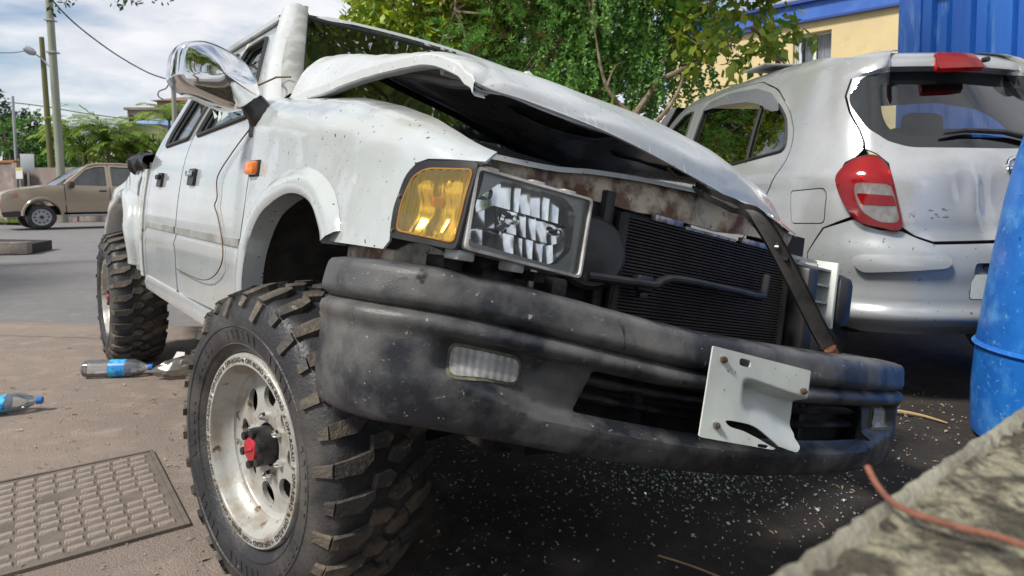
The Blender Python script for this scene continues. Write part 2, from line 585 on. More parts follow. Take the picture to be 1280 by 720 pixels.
def tb(mb, name, m, parent=None, xf=T, **k):
    return mb.build(name, m, parent or truck, xf=xf, origin=TO, **k)

SY = [(.5, -.80), (.62, -.835), (.85, -.865), (1.1, -.862), (1.26, -.835), (1.45, -.757), (1.66, -.665), (1.76, -.618), (1.82, -.57)]
def side_y(z): return sinterp(SY, z)

# ---- near front fender
ZT = [(-.52, 1.372), (-.41, 1.358), (-.12, 1.328), (.07, 1.310), (.31, 1.262), (.45, 1.222), (.535, 1.184), (.60, 1.158), (.66, 1.140)]
def rho_(x): return sinterp([(-.6, .125), (.2, .120), (.40, .095), (.52, .060), (.66, .035)], x)
def f_sweep(x): return .72 * max(0, x - .30) ** 2
def fend(x, v, off=0.0):
    zt = sinterp(ZT, x); RHO = rho_(x); zs = zt - RHO
    d = .010 * math.exp(-((x - .22) / .12) ** 2 - ((v - 1.10) / .09) ** 2) + .004 * fbm((x, v, 0), 7)
    if v <= zs:
        y = side_y(min(v, 1.1)) ; z = v; ny, nz_ = -1, 0
    else:
        a = (v - zs) / RHO
        if a <= 1.3:
            y = side_y(min(zs, 1.1)) + RHO * (1 - math.cos(a)); z = zs + RHO * math.sin(a)
            ny, nz_ = -math.cos(a), math.sin(a)
        else:
            e = v - zs - 1.3 * RHO
            y = side_y(min(zs, 1.1)) + RHO * (1 - math.cos(1.3)) + e * math.sin(1.3); z = zs + RHO * math.sin(1.3) + e * math.cos(1.3)
            ny, nz_ = -math.cos(1.3), math.sin(1.3)
    o = off - d
    return (x, y + f_sweep(x) + ny * o, z + nz_ * o)
def vtop(x): return sinterp(ZT, x) + .3 * rho_(x) + .025
ARCH = [(-.36, .70), (-.352, .783), (-.31, .91), (-.215, 1.0), (-.07, 1.052), (.055, 1.052), (.155, 1.012), (.215, .965), (.235, .935)]
arch = [(p.x, p.y) for p in catmull([(a, b, 0) for a, b in ARCH], 5)]
LAMP = [(.474, .953), (.471, 1.02), (.477, 1.067), (.490, 1.095), (.509, 1.114), (.535, 1.123), (.648, 1.128)]
fo = [(.46, .935)] + LAMP + [(.648, 1.142)]
fo += [(x, vtop(x)) for x in (.63, .60, .5, .4, .3, .2, .1, 0, -.1, -.2, -.3, -.4, -.49)]
fo += [(-.48, 1.33), (-.405, 1.275), (-.40, 1.0), (-.415, .90), (-.452, .76), (-.458, .64), (-.37, .64)]
fo += arch
tb(sheet(fo, fend, s=.028, thick=.006), 'front_fender', 'truck_paint', fix=False)
# flared lip round the arch
mb = MB(); rows = []
for i, (x, z) in enumerate(arch):
    a = Vector(arch[max(0, i - 1)]); b = Vector(arch[min(len(arch) - 1, i + 1)])
    t = (b - a).normalized(); n = Vector((-t.y, t.x))
    row = []
    for dr, o in ((-.012, -.05), (-.014, .012), (-.004, .020), (.022, .021), (.045, .012), (.056, .001)):
        row.append(fend(x + n.x * dr, z + n.y * dr, o))
    rows.append(row)
tb(mb.grid(rows), 'wheel_arch_flare', 'truck_paint', angle=50)
# arch liner
mb = MB(); rows = []
for (x, z) in arch:
    rows.append([(x, yy, z + dz) for yy, dz in ((-.835, 0), (-.74, .02), (-.62, .025), (-.50, .0), (-.47, -.1))])
tb(mb.grid(rows), 'wheel_arch_liner', 'black_metal')
mb = MB()
mb.box((-.05, -.46, .86), (1.05, .02, .62)).box((.0, .46, .86), (.9, .02, .50))
mb.box((-.46, -.1, .95), (.02, 1.3, .75))
tb(mb, 'inner_wing', 'dirty_paint')
tb(MB().box((.18, .05, .98), (.42, .40, .30), bev=.04).box((.20, .02, 1.14), (.30, .22, .05), bev=.02), 'engine_block', 'alloy')
tb(MB().box((.25, -.34, 1.05), (.26, .18, .20), bev=.01), 'battery', 'black_plastic')
tb(MB().tube(catmull([(.30, .30, 1.12), (.20, .38, 1.17), (.0, .36, 1.15), (-.2, .25, 1.18)], 6), .035, 10), 'intake_hose', 'rubber')
tb(MB().box((.34, -.795, .915), (.22, .05, .045), bev=.006), 'wing_bracket', 'rust_cream')

# ---- doors, cab side
def dside(x, z): return (x, side_y(z) + .004 * math.exp(-((z - .875) / .012) ** 2) - .006 * math.exp(-((z - .832) / .010) ** 2), z)
def dwin(x, z): return (x, side_y(z) + .016, z)
FD = [(-.462, .645), (-1.335, .632), (-1.347, 1.25), (-1.36, 1.745), (-1.02, 1.745), (-.60, 1.375), (-.50, 1.30), (-.412, 1.262), (-.407, 1.0), (-.422, .90)]
FW = [(-.60, 1.305), (-1.285, 1.285), (-1.30, 1.69), (-1.05, 1.695), (-.66, 1.355)]
RD = [(-1.355, .632), (-2.05, .622), (-2.055, 1.0), (-2.03, 1.26), (-2.02, 1.745), (-1.37, 1.745), (-1.357, 1.25)]
RW = [(-1.42, 1.285), (-1.90, 1.275), (-1.93, 1.36), (-1.92, 1.69), (-1.435, 1.69)]
def mk_door(name, outl, win, mirror=False):
    q = -1 if mirror else 1
    fm = lambda x, z: (lambda p: (p[0], p[1] * q, p[2]))(dside(x, z))
    fw = lambda x, z: (lambda p: (p[0], p[1] * q, p[2]))(dwin(x, z))
    ro = round_poly(outl, .03); rw = round_poly(win, .03)
    d = tb(sheet(ro, fm, [rw], s=.035, thick=.03 * q), name, 'truck_paint', fix=False)
    tb(sheet(rw, fw, s=.08, thick=0), 'window_glass', 'glass_side', d, fix=False)
    tb(MB().tube([fm(*p) for p in densify(rw, .05)], .011, 6, closed=True), 'window_seal', 'rubber', d)
    if not mirror:
        hx = {'front_door': -1.125, 'rear_door': -1.775}[name]
        h = tb(sheet(round_poly([(hx - .05, 1.075), (hx + .05, 1.075), (hx + .05, 1.14), (hx - .05, 1.14)], .012), lambda x, z: (x, side_y(z) - .012, z), s=.03, thick=.012), 'handle', 'black_plastic', d, fix=False)
        tb(MB().box((hx - .002, side_y(1.11) - .018, 1.120), (.080, .012, .022), bev=.005), 'handle_grip', 'chrome' if name == 'front_door' else 'black_plastic', h)
    return d
front_door = mk_door('front_door', FD, FW)
rear_door = mk_door('rear_door', RD, RW)
mk_door('front_door', FD, FW, True); mk_door('rear_door', RD, RW, True)
# swage moulding: grey band along both doors
for (x0, x1, d) in ((-.415, -1.338, front_door), (-1.36, -2.05, rear_door)):
    n = 12
    tb(MB().grid([[(x0 + (x1 - x0) * i / n, side_y(z) + o, z) for z, o in ((.876, .004), (.878, -.004), (.903, -.005), (.905, .004))] for i in range(n + 1)]), 'swage_moulding', 'grey_plastic', d)
# sill
mb = MB()
mb.grid([[(x, y, z) for y, z in ((-.80, .637), (-.842, .632), (-.846, .60), (-.835, .565), (-.79, .545), (-.70, .545))] for x in [-.40 - 1.68 * i / 14 for i in range(15)]])
tb(mb, 'sill', 'truck_paint')
# cab rear corner + back wall + floor
mb = sheet([(-2.062, .622), (-2.13, .622), (-2.13, 1.70), (-2.10, 1.745), (-2.03, 1.745), (-2.038, 1.26), (-2.063, 1.0)], dside, s=.05, thick=.03)
tb(mb, 'cab_corner', 'truck_paint', fix=False)
mb = sheet([(-2.062, .622), (-2.13, .622), (-2.13, 1.70), (-2.10, 1.745), (-2.03, 1.745), (-2.038, 1.26), (-2.063, 1.0)], lambda x, z: (x, -dside(x, z)[1], z), s=.05, thick=-.03)
tb(mb, 'cab_corner', 'truck_paint', fix=False)
tb(MB().box((-2.13, 0, .95), (.02, 1.64, .66)).box((-2.13, 0, 1.72), (.02, 1.3, .10)), 'cab_back', 'truck_paint')
tb(MB().box((-1.25, 0, .61), (1.75, 1.58, .03)), 'floor_pan', 'black_metal')
# roof
rows = []
for i in range(15):
    x = -.935 - 1.2 * i / 14
    fx = math.sin(min(1, i / 3) * math.pi / 2); bx = math.sin(min(1, (14 - i) / 3) * math.pi / 2)
    row = []
    for j in range(17):
        u = -1 + j / 8
        e = max(0, (abs(u) - .75) / .25)
        row.append((x + (.035 * (1 - u * u) if i < 7 else 0), .618 * u, 1.802 + .022 * (1 - u * u) - .055 * e * e - .008 * (1 - fx) - .03 * (1 - bx)))
    rows.append(row)
mb = MB().grid(rows)
mb.grid([[(p[0], p[1], p[2] - .03) for p in r_] for r_ in rows])
mb.grid([[rows[0][j], (rows[0][j][0] + .022, rows[0][j][1], rows[0][j][2] - .008), (rows[0][j][0] + .034, rows[0][j][1], rows[0][j][2] - .030), (rows[0][j][0] + .02, rows[0][j][1], rows[0][j][2] - .042)] for j in range(17)])
tb(mb, 'roof', 'hood_paint', angle=40)
tb(MB().grid([[(-.95 - 1.1 * i / 8, -.64 - q, 1.748 + h) for q, h in ((-.02, .0), (.004, .002), (.006, .018), (-.03, .04))] for i in range(9)]), 'drip_rail', 'truck_paint')
# A pillars (outer skin, gap, inner skin) and windscreen
def pil(b, t, w0, w1, dpt):
    mb = MB(); b, t = Vector(b), Vector(t)
    rows = []
    for i in range(9):
        k = i / 8
        c = b.lerp(t, k); wd = w0 + (w1 - w0) * k
        bow = .012 * math.sin(k * math.pi * 1.3) * (1 if k < .8 else .5)
        rows.append([c + Vector((-.55 * wd, .10 * wd + dpt, -.02)), c + Vector((-.55 * wd, -.016 - bow, -.02)), c + Vector((0, -.028 - bow, 0)), c + Vector((.35 * wd, -.012 - bow, .02)), c + Vector((.42 * wd, dpt * .6, .03)), c + Vector((.3 * wd, dpt, .03))])
    return mb.grid(rows)
a_b, a_t = (-.515, -.775, 1.335), (-.975, -.605, 1.80)
tb(pil(a_b, a_t, .095, .088, .05), 'a_pillar', 'hood_paint', angle=55)
tb(pil((-.44, -.745, 1.352), (-.93, -.575, 1.79), .05, .05, .03), 'windscreen_pillar_trim', 'grey_plastic', angle=55)
tb(MB().tube([(-.42, -.725, 1.35), (-.66, -.64, 1.575), (-.905, -.555, 1.785)], .011, 6), 'windscreen_seal', 'rubber')
tb(MB().tube([(-.50, .775, 1.335), (-.96, .605, 1.80)], .035, 8), 'a_pillar', 'hood_paint')
def wsc(u, v):      # u -1..1 across, v 0..1 up
    hw = .735 + (.575 - .735) * v
    return (-.435 - .49 * v + .07 * (1 - u * u) + .004 * fbm((u * 2, v * 2, 1), 1.5), hw * u, 1.335 + .455 * v)
ws_o = [(-1, 0), (1, 0), (1, 1), (-1, 1)]
tb(sheet(ws_o, wsc, s=.1, thick=0), 'windscreen', 'glass_windscreen', fix=False)
tb(MB().tube([wsc(-1 + i / 8, .945) for i in range(17)], .008, 6), 'windscreen_seal', 'rubber')
# dashboard and seats
tb(MB().box((-.78, 0, 1.20), (.42, 1.4, .20), bev=.04), 'dashboard', 'black_plastic')
for y in (-.38, .38):
    s_ = tb(MB().box((-1.45, y, 1.0), (.16, .46, .62), rot=Matrix.Rotation(R(-12), 4, 'Y'), bev=.05), 'seat', 'seat_cloth')
    tb(MB().box((-1.53, y, 1.42), (.09, .24, .17), bev=.04), 'headrest', 'seat_cloth', s_)
# interior trim seen through the smashed door window
tb(MB().tube([(-1.34, -.70, 1.30), (-1.345, -.62, 1.72)], .03, 6), 'b_pillar', 'trim_cream')
# cowl
tb(MB().grid([[(-.47 + .10 * k, y, 1.335 - .05 * k + .0 * y) for k in (0, .6, 1.2, 1.6)] for y in [-.72 + .09 * i for i in range(17)]]), 'cowl_panel', 'black_plastic')

# ---- bonnet, buckled
HX = [[-.42] * 8, [-.10] * 8, [.18] * 8, [.36] * 6 + [.34, .31], [.47] * 5 + [.46, .43, .39], [.535, .535, .54, .545, .54, .52, .475, .425], [.552, .555, .56, .565, .56, .535, .485, .43]]
HY = [-.755, -.705, -.60, -.35, -.05, .25, .52, .70]
HZ = [[1.362, 1.47, 1.525, 1.47, 1.385, 1.31, 1.29, 1.28],
      [1.380, 1.445, 1.475, 1.455, 1.425, 1.385, 1.36, 1.33],
      [1.396, 1.425, 1.440, 1.447, 1.442, 1.42, 1.38, 1.33],
      [1.388, 1.405, 1.415, 1.428, 1.430, 1.405, 1.362, 1.310],
      [1.350, 1.366, 1.376, 1.385, 1.385, 1.360, 1.322, 1.270],
      [1.315, 1.322, 1.328, 1.332, 1.315, 1.290, 1.252, 1.205],
      [1.298, 1.293, 1.295, 1.287, 1.258, 1.226, 1.182, 1.130]]
def _cr(a, b, c, d, t): return .5 * ((2 * b) + (c - a) * t + (2 * a - 5 * b + 4 * c - d) * t * t + (3 * b - a - 3 * c + d) * t ** 3)
def bic(A, u, v):
    nu, nv = len(A), len(A[0])
    u = max(0, min(nu - 1 - 1e-6, u)); v = max(0, min(nv - 1 - 1e-6, v))
    i, j = int(u), int(v); fu, fv = u - i, v - j
    g = lambda a, b: A[max(0, min(nu - 1, a))][max(0, min(nv - 1, b))]
    return _cr(*[_cr(*[g(i + k, j + l) for l in (-1, 0, 1, 2)], fv) for k in (-1, 0, 1, 2)], fu)
HYG = [HY] * 7
def hood(u, v, off=0.0):
    p = Vector((bic(HX, u, v), bic(HYG, u, v), bic(HZ, u, v)))
    rip = .010 * math.exp(-((u - 4.6) / .35) ** 2) * math.sin(v * 3.1 + u) + .004 * fbm((u * .8, v * .8, 3), 1.3)
    if u < 2.5 and v < 2.5: rip += .004 * fbm((u * 1.6, v * 1.6, 5), 1.4)
    rip += .013 * (abs(math.sin(v * 1.55 + u * .9 + .5)) - .6) * sst(3.3, 4.2, u) * sst(5.9, 5.2, u)
    rip += .012 * (abs((v - 1.1) + .55 * (u - 1.6)) < .9) * (.9 - abs((v - 1.1) + .55 * (u - 1.6))) * sst(2.6, 1.2, u) * sst(.1, .5, u)
    p.z += rip * (1 if 0.05 < u < 5.9 else 0)
    p.z -= off
    return p
bonnet = tb(sheet([(0, 0), (6, 0), (6, 7), (0, 7)], hood, s=.075, thick=.006), 'bonnet', 'hood_paint', fix=False, angle=45)
# turned-down side flange
tb(MB().grid([[hood(u, 0) + Vector((0, o, dz)) for o, dz in ((0, 0.0005), (-.003, -.004), (-.002, -.026), (.004, -.029), (.03, -.027))] for u in [i * .15 for i in range(41)]]), 'side_flange', 'hood_paint', bonnet, angle=28)
# pressed inner panel with ribs and pockets
POCK = [[(1.0, .9), (1.5, .75), (2.6, .9), (2.9, 1.5), (2.0, 1.55), (1.2, 1.3)],
        [(3.3, 1.2), (4.2, 1.3), (4.3, 2.1), (3.5, 2.0)],
        [(1.5, 2.1), (2.7, 2.0), (2.9, 2.9), (1.7, 2.95)],
        [(3.3, 2.4), (4.4, 2.5), (4.4, 3.3), (3.4, 3.4)],
        [(1.3, 3.4), (2.8, 3.4), (2.9, 4.4), (1.5, 4.5)],
        [(3.3, 3.8), (4.4, 3.8), (4.3, 4.8), (3.4, 4.8)],
        [(1.3, 5.0), (2.8, 5.0), (2.8, 6.1), (1.4, 6.1)]]
POCK = [smooth_poly(p, 4) for p in POCK]
def hin(u, v):
    rib = .010 * math.cos(u * 2.6) * math.cos(v * 2.2)
    o = .030 + rib + .006 * fbm((u, v, 9), 1.1)
    ed = min(u - .25, 5.55 - u, (v - .15) * 1.6, (6.85 - v) * 1.6)
    o *= max(.35, min(1, ed / .5))
    return hood(u, v, o)
tb(sheet([(.3, .2), (5.5, .2), (5.5, 6.8), (.3, 6.8)], hin, POCK, s=.09, thick=.004), 'inner_panel', 'inner_paint', bonnet, fix=False, angle=60)
tb(sheet([(.1, .1), (5.7, .1), (5.7, 6.9), (.1, 6.9)], lambda u, v: hood(u, v, .014), s=.25, thick=0), 'underside', 'inner_paint', bonnet, fix=False)
for (a, b) in (((1.0, 1.75), (4.6, 3.1)), ((3.0, .8), (3.05, 6.3))):
    pts = [hood(a[0] + (b[0] - a[0]) * k / 14, a[1] + (b[1] - a[1]) * k / 14, .045) for k in range(15)]
    tb(MB().tube(pts, [.010 + .010 * math.sin(k / 14 * math.pi) for k in range(15)], 8), 'stiffener', 'inner_paint', bonnet)
tb(MB().tube([hood(.35, .9 + i * .2, .03) for i in range(30)], .012, 6), 'weather_strip', 'rubber', bonnet)
# latch striker
tb(MB().tube([(.50, -.052, 1.30), (.502, -.055, 1.268), (.505, -.03, 1.256), (.51, .02, 1.262), (.512, .036, 1.27), (.51, .036, 1.30)], .006, 8), 'latch_striker', 'steel', bonnet)
# yellowed hose hanging at the cowl
tb(MB().tube(catmull([(-.30, -.56, 1.44), (-.28, -.50, 1.40), (-.27, -.515, 1.36), (-.30, -.56, 1.325)], 6), .006, 6), 'washer_hose', mat('hose', (.42, .33, .12), .5))
# hinge side bracket, rusty
tb(MB().box((-.36, -.69, 1.36), (.06, .05, .09), bev=.008).box((-.31, -.66, 1.352), (.05, .03, .07), bev=.008), 'hinge', 'rust_cream')

# ---- radiator support, lamps
def front(x0):
    return lambda y, z: (x0, y, z)
def support(y, z):
    return (.505 + .03 * math.sin(y * 5) + .02 * fbm((y * 3, z * 5, 2), 1.5), y, z + .010 * fbm((y * 4, 0, 4), 1))
sup = sheet(densify([(-.70, 1.085), (-.46, 1.09), (-.30, 1.135), (.56, 1.14), (.60, 1.19), (.30, 1.228), (-.10, 1.222), (-.32, 1.205), (-.46, 1.182), (-.70, 1.162)], .05), support,
            [round_poly([(-.675, 1.128), (-.655, 1.128), (-.655, 1.143), (-.675, 1.143)], .004)], s=.03, thick=.012)
tb(sup, 'radiator_support', 'rust_cream', fix=False)
tb(MB().grid([[(.515 + .03 * math.sin(y * 5) - q, y, sinterp([(-.70, 1.163), (-.46, 1.184), (-.32, 1.206), (-.1, 1.224), (.3, 1.230), (.6, 1.19)], y) + .004 + h) for q, h in ((-.012, -.012), (-.006, .001), (.05, .004), (.10, -.01))] for y in [-.70 + .05 * i for i in range(27)]]), 'upper_tie_bar', 'truck_paint', angle=60)
mb = MB()
mb.box((.46, -.43, 1.02), (.02, .50, .36)).box((.44, .64, 1.0), (.02, .34, .40)).box((.35, .0, .80), (.03, 1.5, .16))
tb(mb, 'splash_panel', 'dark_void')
tb(MB().box((.47, -.255, .98), (.05, .035, .38), bev=.006), 'support_upright', 'black_metal')
tb(MB().box((.47, .60, .95), (.05, .05, .40), bev=.006), 'support_upright', 'black_metal')
tb(MB().box((.53, .665, .93), (.09, .07, .32), bev=.012), 'support_bracket', 'black_plastic')

# condenser: fins as a stack of thin bars in a frame
cond = tb(MB().box((.495, .19, .955), (.012, .80, .34)), 'condenser', 'core_back')
mb = MB()
for i in range(38):
    z = .795 + i * .0086
    mb.box((.508, .19, z), (.014, .785, .0042))
tb(mb, 'cooling_fin', 'core_fins', cond, smooth=False)['kind'] = 'stuff'
for hy in (-.215, .60):
    tb(MB().tube([(.505, hy, .78), (.505, hy, 1.12)], .017, 10), 'header_tube', 'black_metal', cond)
tb(MB().box((.508, -.04, 1.128), (.018, .12, .018), bev=.003).box((.508, .40, 1.128), (.018, .17, .018), bev=.003).box((.508, .16, 1.122), (.012, .25, .008)), 'top_bracket', 'alloy', cond)
pipe = tb(MB().tube(catmull([(.57, -.38, .945), (.565, -.21, .948), (.565, -.13, .950), (.562, -.10, .963), (.56, -.03, .975), (.56, .20, .972), (.56, .375, .968), (.556, .40, .985), (.55, .417, 1.035)], 5), .0115, 10), 'refrigerant_pipe', 'black_plastic')
tb(MB().box((.555, -.165, .95), (.03, .055, .04), bev=.005).box((.545, -.15, .918), (.02, .03, .02), bev=.004), 'pipe_clip', 'black_plastic', pipe)
# horn / fan shroud disc behind the head lamp
Mh = Matrix.Translation((.50, -.31, 1.005)) @ Matrix.Rotation(R(80), 4, 'Y') @ Matrix.Rotation(R(25), 4, 'X')
tb(MB().lathe([(.0, .02), (.03, .022), (.05, .012), (.085, .010), (.095, .0), (.09, -.03), (.0, -.03)], 28, Mh), 'horn', 'black_plastic')
Mh = Matrix.Translation((.53, -.62, .90)) @ Matrix.Rotation(R(90), 4, 'Y')
tb(MB().lathe([(.0, .03), (.03, .03), (.045, .02), (.052, .0), (.05, -.04), (.0, -.04)], 24, Mh), 'horn', 'black_plastic')
tb(MB().box((.50, -.62, .93), (.05, .06, .03), bev=.006).box((.52, -.74, .925), (.07, .05, .03), bev=.006).box((.55, -.55, .925), (.10, .03, .02)).box((.50, -.43, .90), (.08, .05, .06), bev=.008), 'lamp_bracket', 'black_metal')

# head lamp
def hl(y, z, x=0.0):
    k = (y + .779) / .285
    return (.628 + .032 * k + x, y, z)
hl_o = [(-.777, .957), (-.497, .936), (-.494, 1.106), (-.777, 1.116)]
lamp = tb(sheet(round_poly(hl_o, .012), lambda y, z: hl(y, z, -.075), s=.05, thick=.01), 'headlight', 'lamp_grey', fix=False)
mb = MB()
ring = round_poly(hl_o, .012)
rin = round_poly([(-.772, .963), (-.502, .942), (-.499, 1.101), (-.772, 1.110)], .010)
rows = [[hl(*a, -.07), hl(*a, .004), hl(*a, .012), hl(*b, .013), hl(*b, -.006)] for a, b in zip(ring, rin)]
tb(mb.grid(rows, closed_u=True), 'lamp_rim', 'lamp_rim', lamp, angle=45)
hexo = round_poly([(-.769, .985), (-.752, .972), (-.556, .954), (-.521, .99), (-.522, 1.072), (-.556, 1.097), (-.705, 1.104), (-.769, 1.045)], .012)
tb(sheet(rin, lambda y, z: hl(y, z, -.004), s=.05, thick=.03, holes=[hexo]), 'lamp_bezel', 'lamp_grey', lamp, fix=False)
# multi-facet mirror: strips of concave cells
zb_ = lambda y: interp([(-.772, .985), (-.752, .970), (-.556, .952), (-.517, .99)], y)
zt_ = lambda y: interp([(-.772, 1.043), (-.705, 1.106), (-.556, 1.099), (-.517, 1.072)], y)
ys = [-.772, -.745, -.718, -.692, -.668, -.644, -.620, -.596, -.572, -.546, -.517]
rr_ = random.Random(2)
mb = MB()
for a, b in zip(ys, ys[1:]):
    cuts = [0, .30, .62, 1]
    for c, d in zip(cuts, cuts[1:]):
        tx, tz, bz = rr_.uniform(-.16, .16), rr_.uniform(-.34, -.10), rr_.uniform(.0010, .0022)
        g_ = []
        for i in range(6):
            row = []
            for k in range(6):
                u, v = i / 5, c + (d - c) * k / 5
                y = a + (b - a) * u; z = zb_(y) + (zt_(y) - zb_(y)) * v
                r2 = min(1, ((y + .66) ** 2 + (z - 1.03) ** 2) / .009)
                dp = -.030 + .004 * r2 - bz * (1 - (2 * u - 1) ** 2) * .5 - .5 * bz * (1 - (k / 2.5 - 1) ** 2) + tx * (u - .5) * (b - a) + tz * (k / 5 - .5) * (d - c) * .14
                row.append(hl(y, z, dp))
            g_.append(row)
        mb.grid(g_)
tb(mb, 'lamp_reflector', 'reflector', lamp, fix=False, angle=30)
for yy, zz, rr in ((-.668, 1.03, .016), (-.560, 1.022, .012)):
    Mb = Matrix.Translation(hl(yy, zz, -.045)) @ Matrix.Rotation(R(90), 4, 'Y')
    bl = tb(MB().lathe([(.0, .048), (rr * .55, .047), (rr * .62, .04), (rr * .62, .02), (rr, .016), (rr * 1.2, .006), (rr * 1.3, -.02)], 20, Mb), 'bulb', 'chrome', lamp)
tb(MB().tube([hl(-.772, 1.075, -.02), hl(-.72, 1.072, -.02)], [.016, .010], 10), 'marker_bulb', 'glass_clear', lamp)
tb(sheet(rin, lambda y, z: hl(y, z, .006 + .006 * math.sin((y + .777) / .28 * math.pi)), s=.04, thick=0), 'lamp_glass', 'glass_clear', lamp, fix=False)
for yy in (-.74, -.63, -.55):
    tb(MB().box(hl(yy, 1.117 - (yy + .777) * .036, -.02), (.05, .035, .010), bev=.003), 'lamp_clip', 'lamp_rim', lamp)
tb(MB().box(hl(-.76, .945, -.03), (.05, .04, .02), bev=.004), 'lamp_bracket', 'lamp_grey', lamp)
tb(MB().box(hl(-.64, .938, -.03), (.05, .03, .02), bev=.004), 'lamp_bracket', 'lamp_grey', lamp)

# amber corner lamp
cl_o = round_poly([(.477, .960), (.474, 1.02), (.480, 1.065), (.492, 1.092), (.510, 1.110), (.535, 1.119), (.642, 1.123), (.633, .953)], .012)
cl_i = round_poly([(.496, .975), (.494, 1.02), (.499, 1.058), (.510, 1.082), (.526, 1.096), (.545, 1.103), (.634, 1.107), (.627, .966)], .010)
corner = tb(sheet(cl_o, lambda x, v: fend(x, v, .004), [cl_i], s=.02, thick=.03), 'corner_lamp', 'black_plastic', fix=False)
def fl(x, v):
    return fend(x, v, .004 + .0035 * abs(math.sin(x * 170 + v * 6)) + .0006 * math.sin(v * 120))
tb(sheet(cl_i, fl, s=.0042, thick=0), 'amber_lens', 'amber_lens', corner, fix=False, angle=60)
tb(sheet(cl_i, lambda x, v: fend(x, v, -.028 + .010 * abs(math.sin(x * 45 + 1)) + .008 * math.sin(v * 60)), s=.008, thick=0), 'lamp_reflector', 'reflector', corner, fix=False, angle=30)
tb(MB().tube([fend(.56, 1.04, -.02), fend(.56, 1.04, -.004)], [.012, .009], 10), 'bulb', 'orange_lens', corner)
tb(MB().tube([fend(x, v, .005) for x, v in densify(cl_i, .02)], .0022, 6, closed=True), 'lens_rim', mat('amber_rim', (.35, .17, .03), .3), corner)
for v in (.975, 1.045):
    tb(MB().tube([fend(.485, v, .002), fend(.485, v, .008)], .004, 8), 'screw', 'steel', corner)

# far lamp carrier (ribbed grey plastic) left after the lamp was knocked out
car = tb(MB().box((.46, .75, 1.02), (.02, .25, .22)), 'lamp_carrier', 'grey_plastic')
for z in (.93, .985, 1.045, 1.10):
    tb(MB().box((.495, .76, z), (.06, .235, .008)), 'rib', 'grey_plastic', car)
for y in (.68, .80):
    tb(MB().box((.49, y, 1.015), (.045, .008, .20)), 'rib', 'grey_plastic', car)
tb(MB().box((.50, .887, 1.015), (.09, .018, .235), bev=.004), 'carrier_edge', 'plate_white', car)
tb(MB().box((.50, .955, 1.0), (.12, .115, .19), bev=.035), 'carrier_seal', 'black_plastic', car)

# latch stay torn loose from the bonnet, standing on the bumper
def stay(pts, w0, d):
    rows = []
    P = catmull(pts, 6)
    for i, p in enumerate(P):
        t = (P[min(i + 1, len(P) - 1)] - P[max(i - 1, 0)]).normalized()
        sd = Vector((.55, .83, 0)); sd = (sd - t * sd.dot(t)).normalized(); nn = t.cross(sd)
        k = i / (len(P) - 1)
        wd = w0 * (.55 + .5 * math.sin(min(1, k * 3.2) * 1.57)) * (1 if k < .9 else .85)
        rows.append([p - sd * wd + nn * d, p - sd * wd, p - sd * wd * .5 - nn * .004, p + sd * wd * .5 - nn * .004, p + sd * wd, p + sd * wd + nn * d])
    return MB().grid(rows)
mat('worn_steel', (.055, .055, .058), .42, metal=.5, base2=(.11, .105, .10), nscale=14, spots=[((.35, .33, .30), 30, .66, .05, 4)])
st = tb(stay([(.515, .04, 1.235), (.565, .065, 1.210), (.615, .10, 1.190), (.67, .15, 1.16), (.715, .26, 1.03), (.75, .37, .90), (.77, .44, .832)], .021, .018), 'latch_stay', 'worn_steel', angle=30)
tb(MB().tube([(.765, .42, .85), (.775, .445, .822)], .020, 8), 'rusty_foot', mat('rust', (.20, .07, .035), .8, base2=(.09, .04, .025), nscale=50, bump=.3, bscale=120), st)
for k, (x, y, z) in enumerate(((.688, .205, 1.105), (.692, .235, 1.10), (.702, .235, 1.075), (.706, .262, 1.06))):
    tb(MB().tube([(x - .004, y, z), (x + .012, y + .001, z - .001)], .006, 8), 'bolt_hole', 'dark_void' if k else 'steel', st)

# ---- bumper
PLAN = [(.33, -.903), (.42, -.905), (.52, -.875), (.60, -.79), (.67, -.65), (.74, -.45), (.80, -.22), (.85, .0), (.88, .25), (.875, .5), (.84, .74), (.765, .91), (.63, .985), (.50, .995)]
pl = catmull([(a, b, 0) for a, b in PLAN], 16)
PLL = [0.0]
for a, b in zip(pl, pl[1:]): PLL.append(PLL[-1] + (b - a).length)
BL = PLL[-1]
def plan(l):
    l = max(0, min(BL - 1e-6, l))
    lo, hi = 0, len(PLL) - 1
    while hi - lo > 1:
        m = (lo + hi) // 2
        if PLL[m] <= l: lo = m
        else: hi = m
    k = (l - PLL[lo]) / (PLL[hi] - PLL[lo])
    p = pl[lo].lerp(pl[hi], k)
    a = pl[max(0, lo - 3)]; b = pl[min(len(pl) - 1, hi + 3)]
    t = (b - a).normalized()
    return p, Vector((t.y, -t.x, 0))
def s2l(s): return PLL[min(len(PLL) - 1, int(round(s * 16)))]
ZC = [(0, .826), (s2l(2), .832), (s2l(3.2), .832), (s2l(4.3), .816), (s2l(5.3), .792), (s2l(6.1), .775), (s2l(7.5), .764), (s2l(9.3), .752), (BL, .735)]
PROF = [(-.30, -.12), (-.262, -.075), (-.24, -.035), (-.225, -.022), (-.16, -.008), (-.08, -.004), (-.045, -.004), (-.034, .004), (-.020, .006), (-.010, .000), (-.004, -.014), (.003, -.016), (.009, .004), (.016, .007), (.045, .004), (.070, .0), (.082, -.008), (.088, -.022), (.10, -.058), (.13, -.10)]
PZ = [(-.30, -.222), (-.262, -.232), (-.24, -.226), (-.225, -.215), (-.16, -.16), (0, 0), (.045, .045), (.068, .066), (.085, .078), (.10, .083), (.13, .083)]
LA, LB_ = s2l(3.05), s2l(9.95)
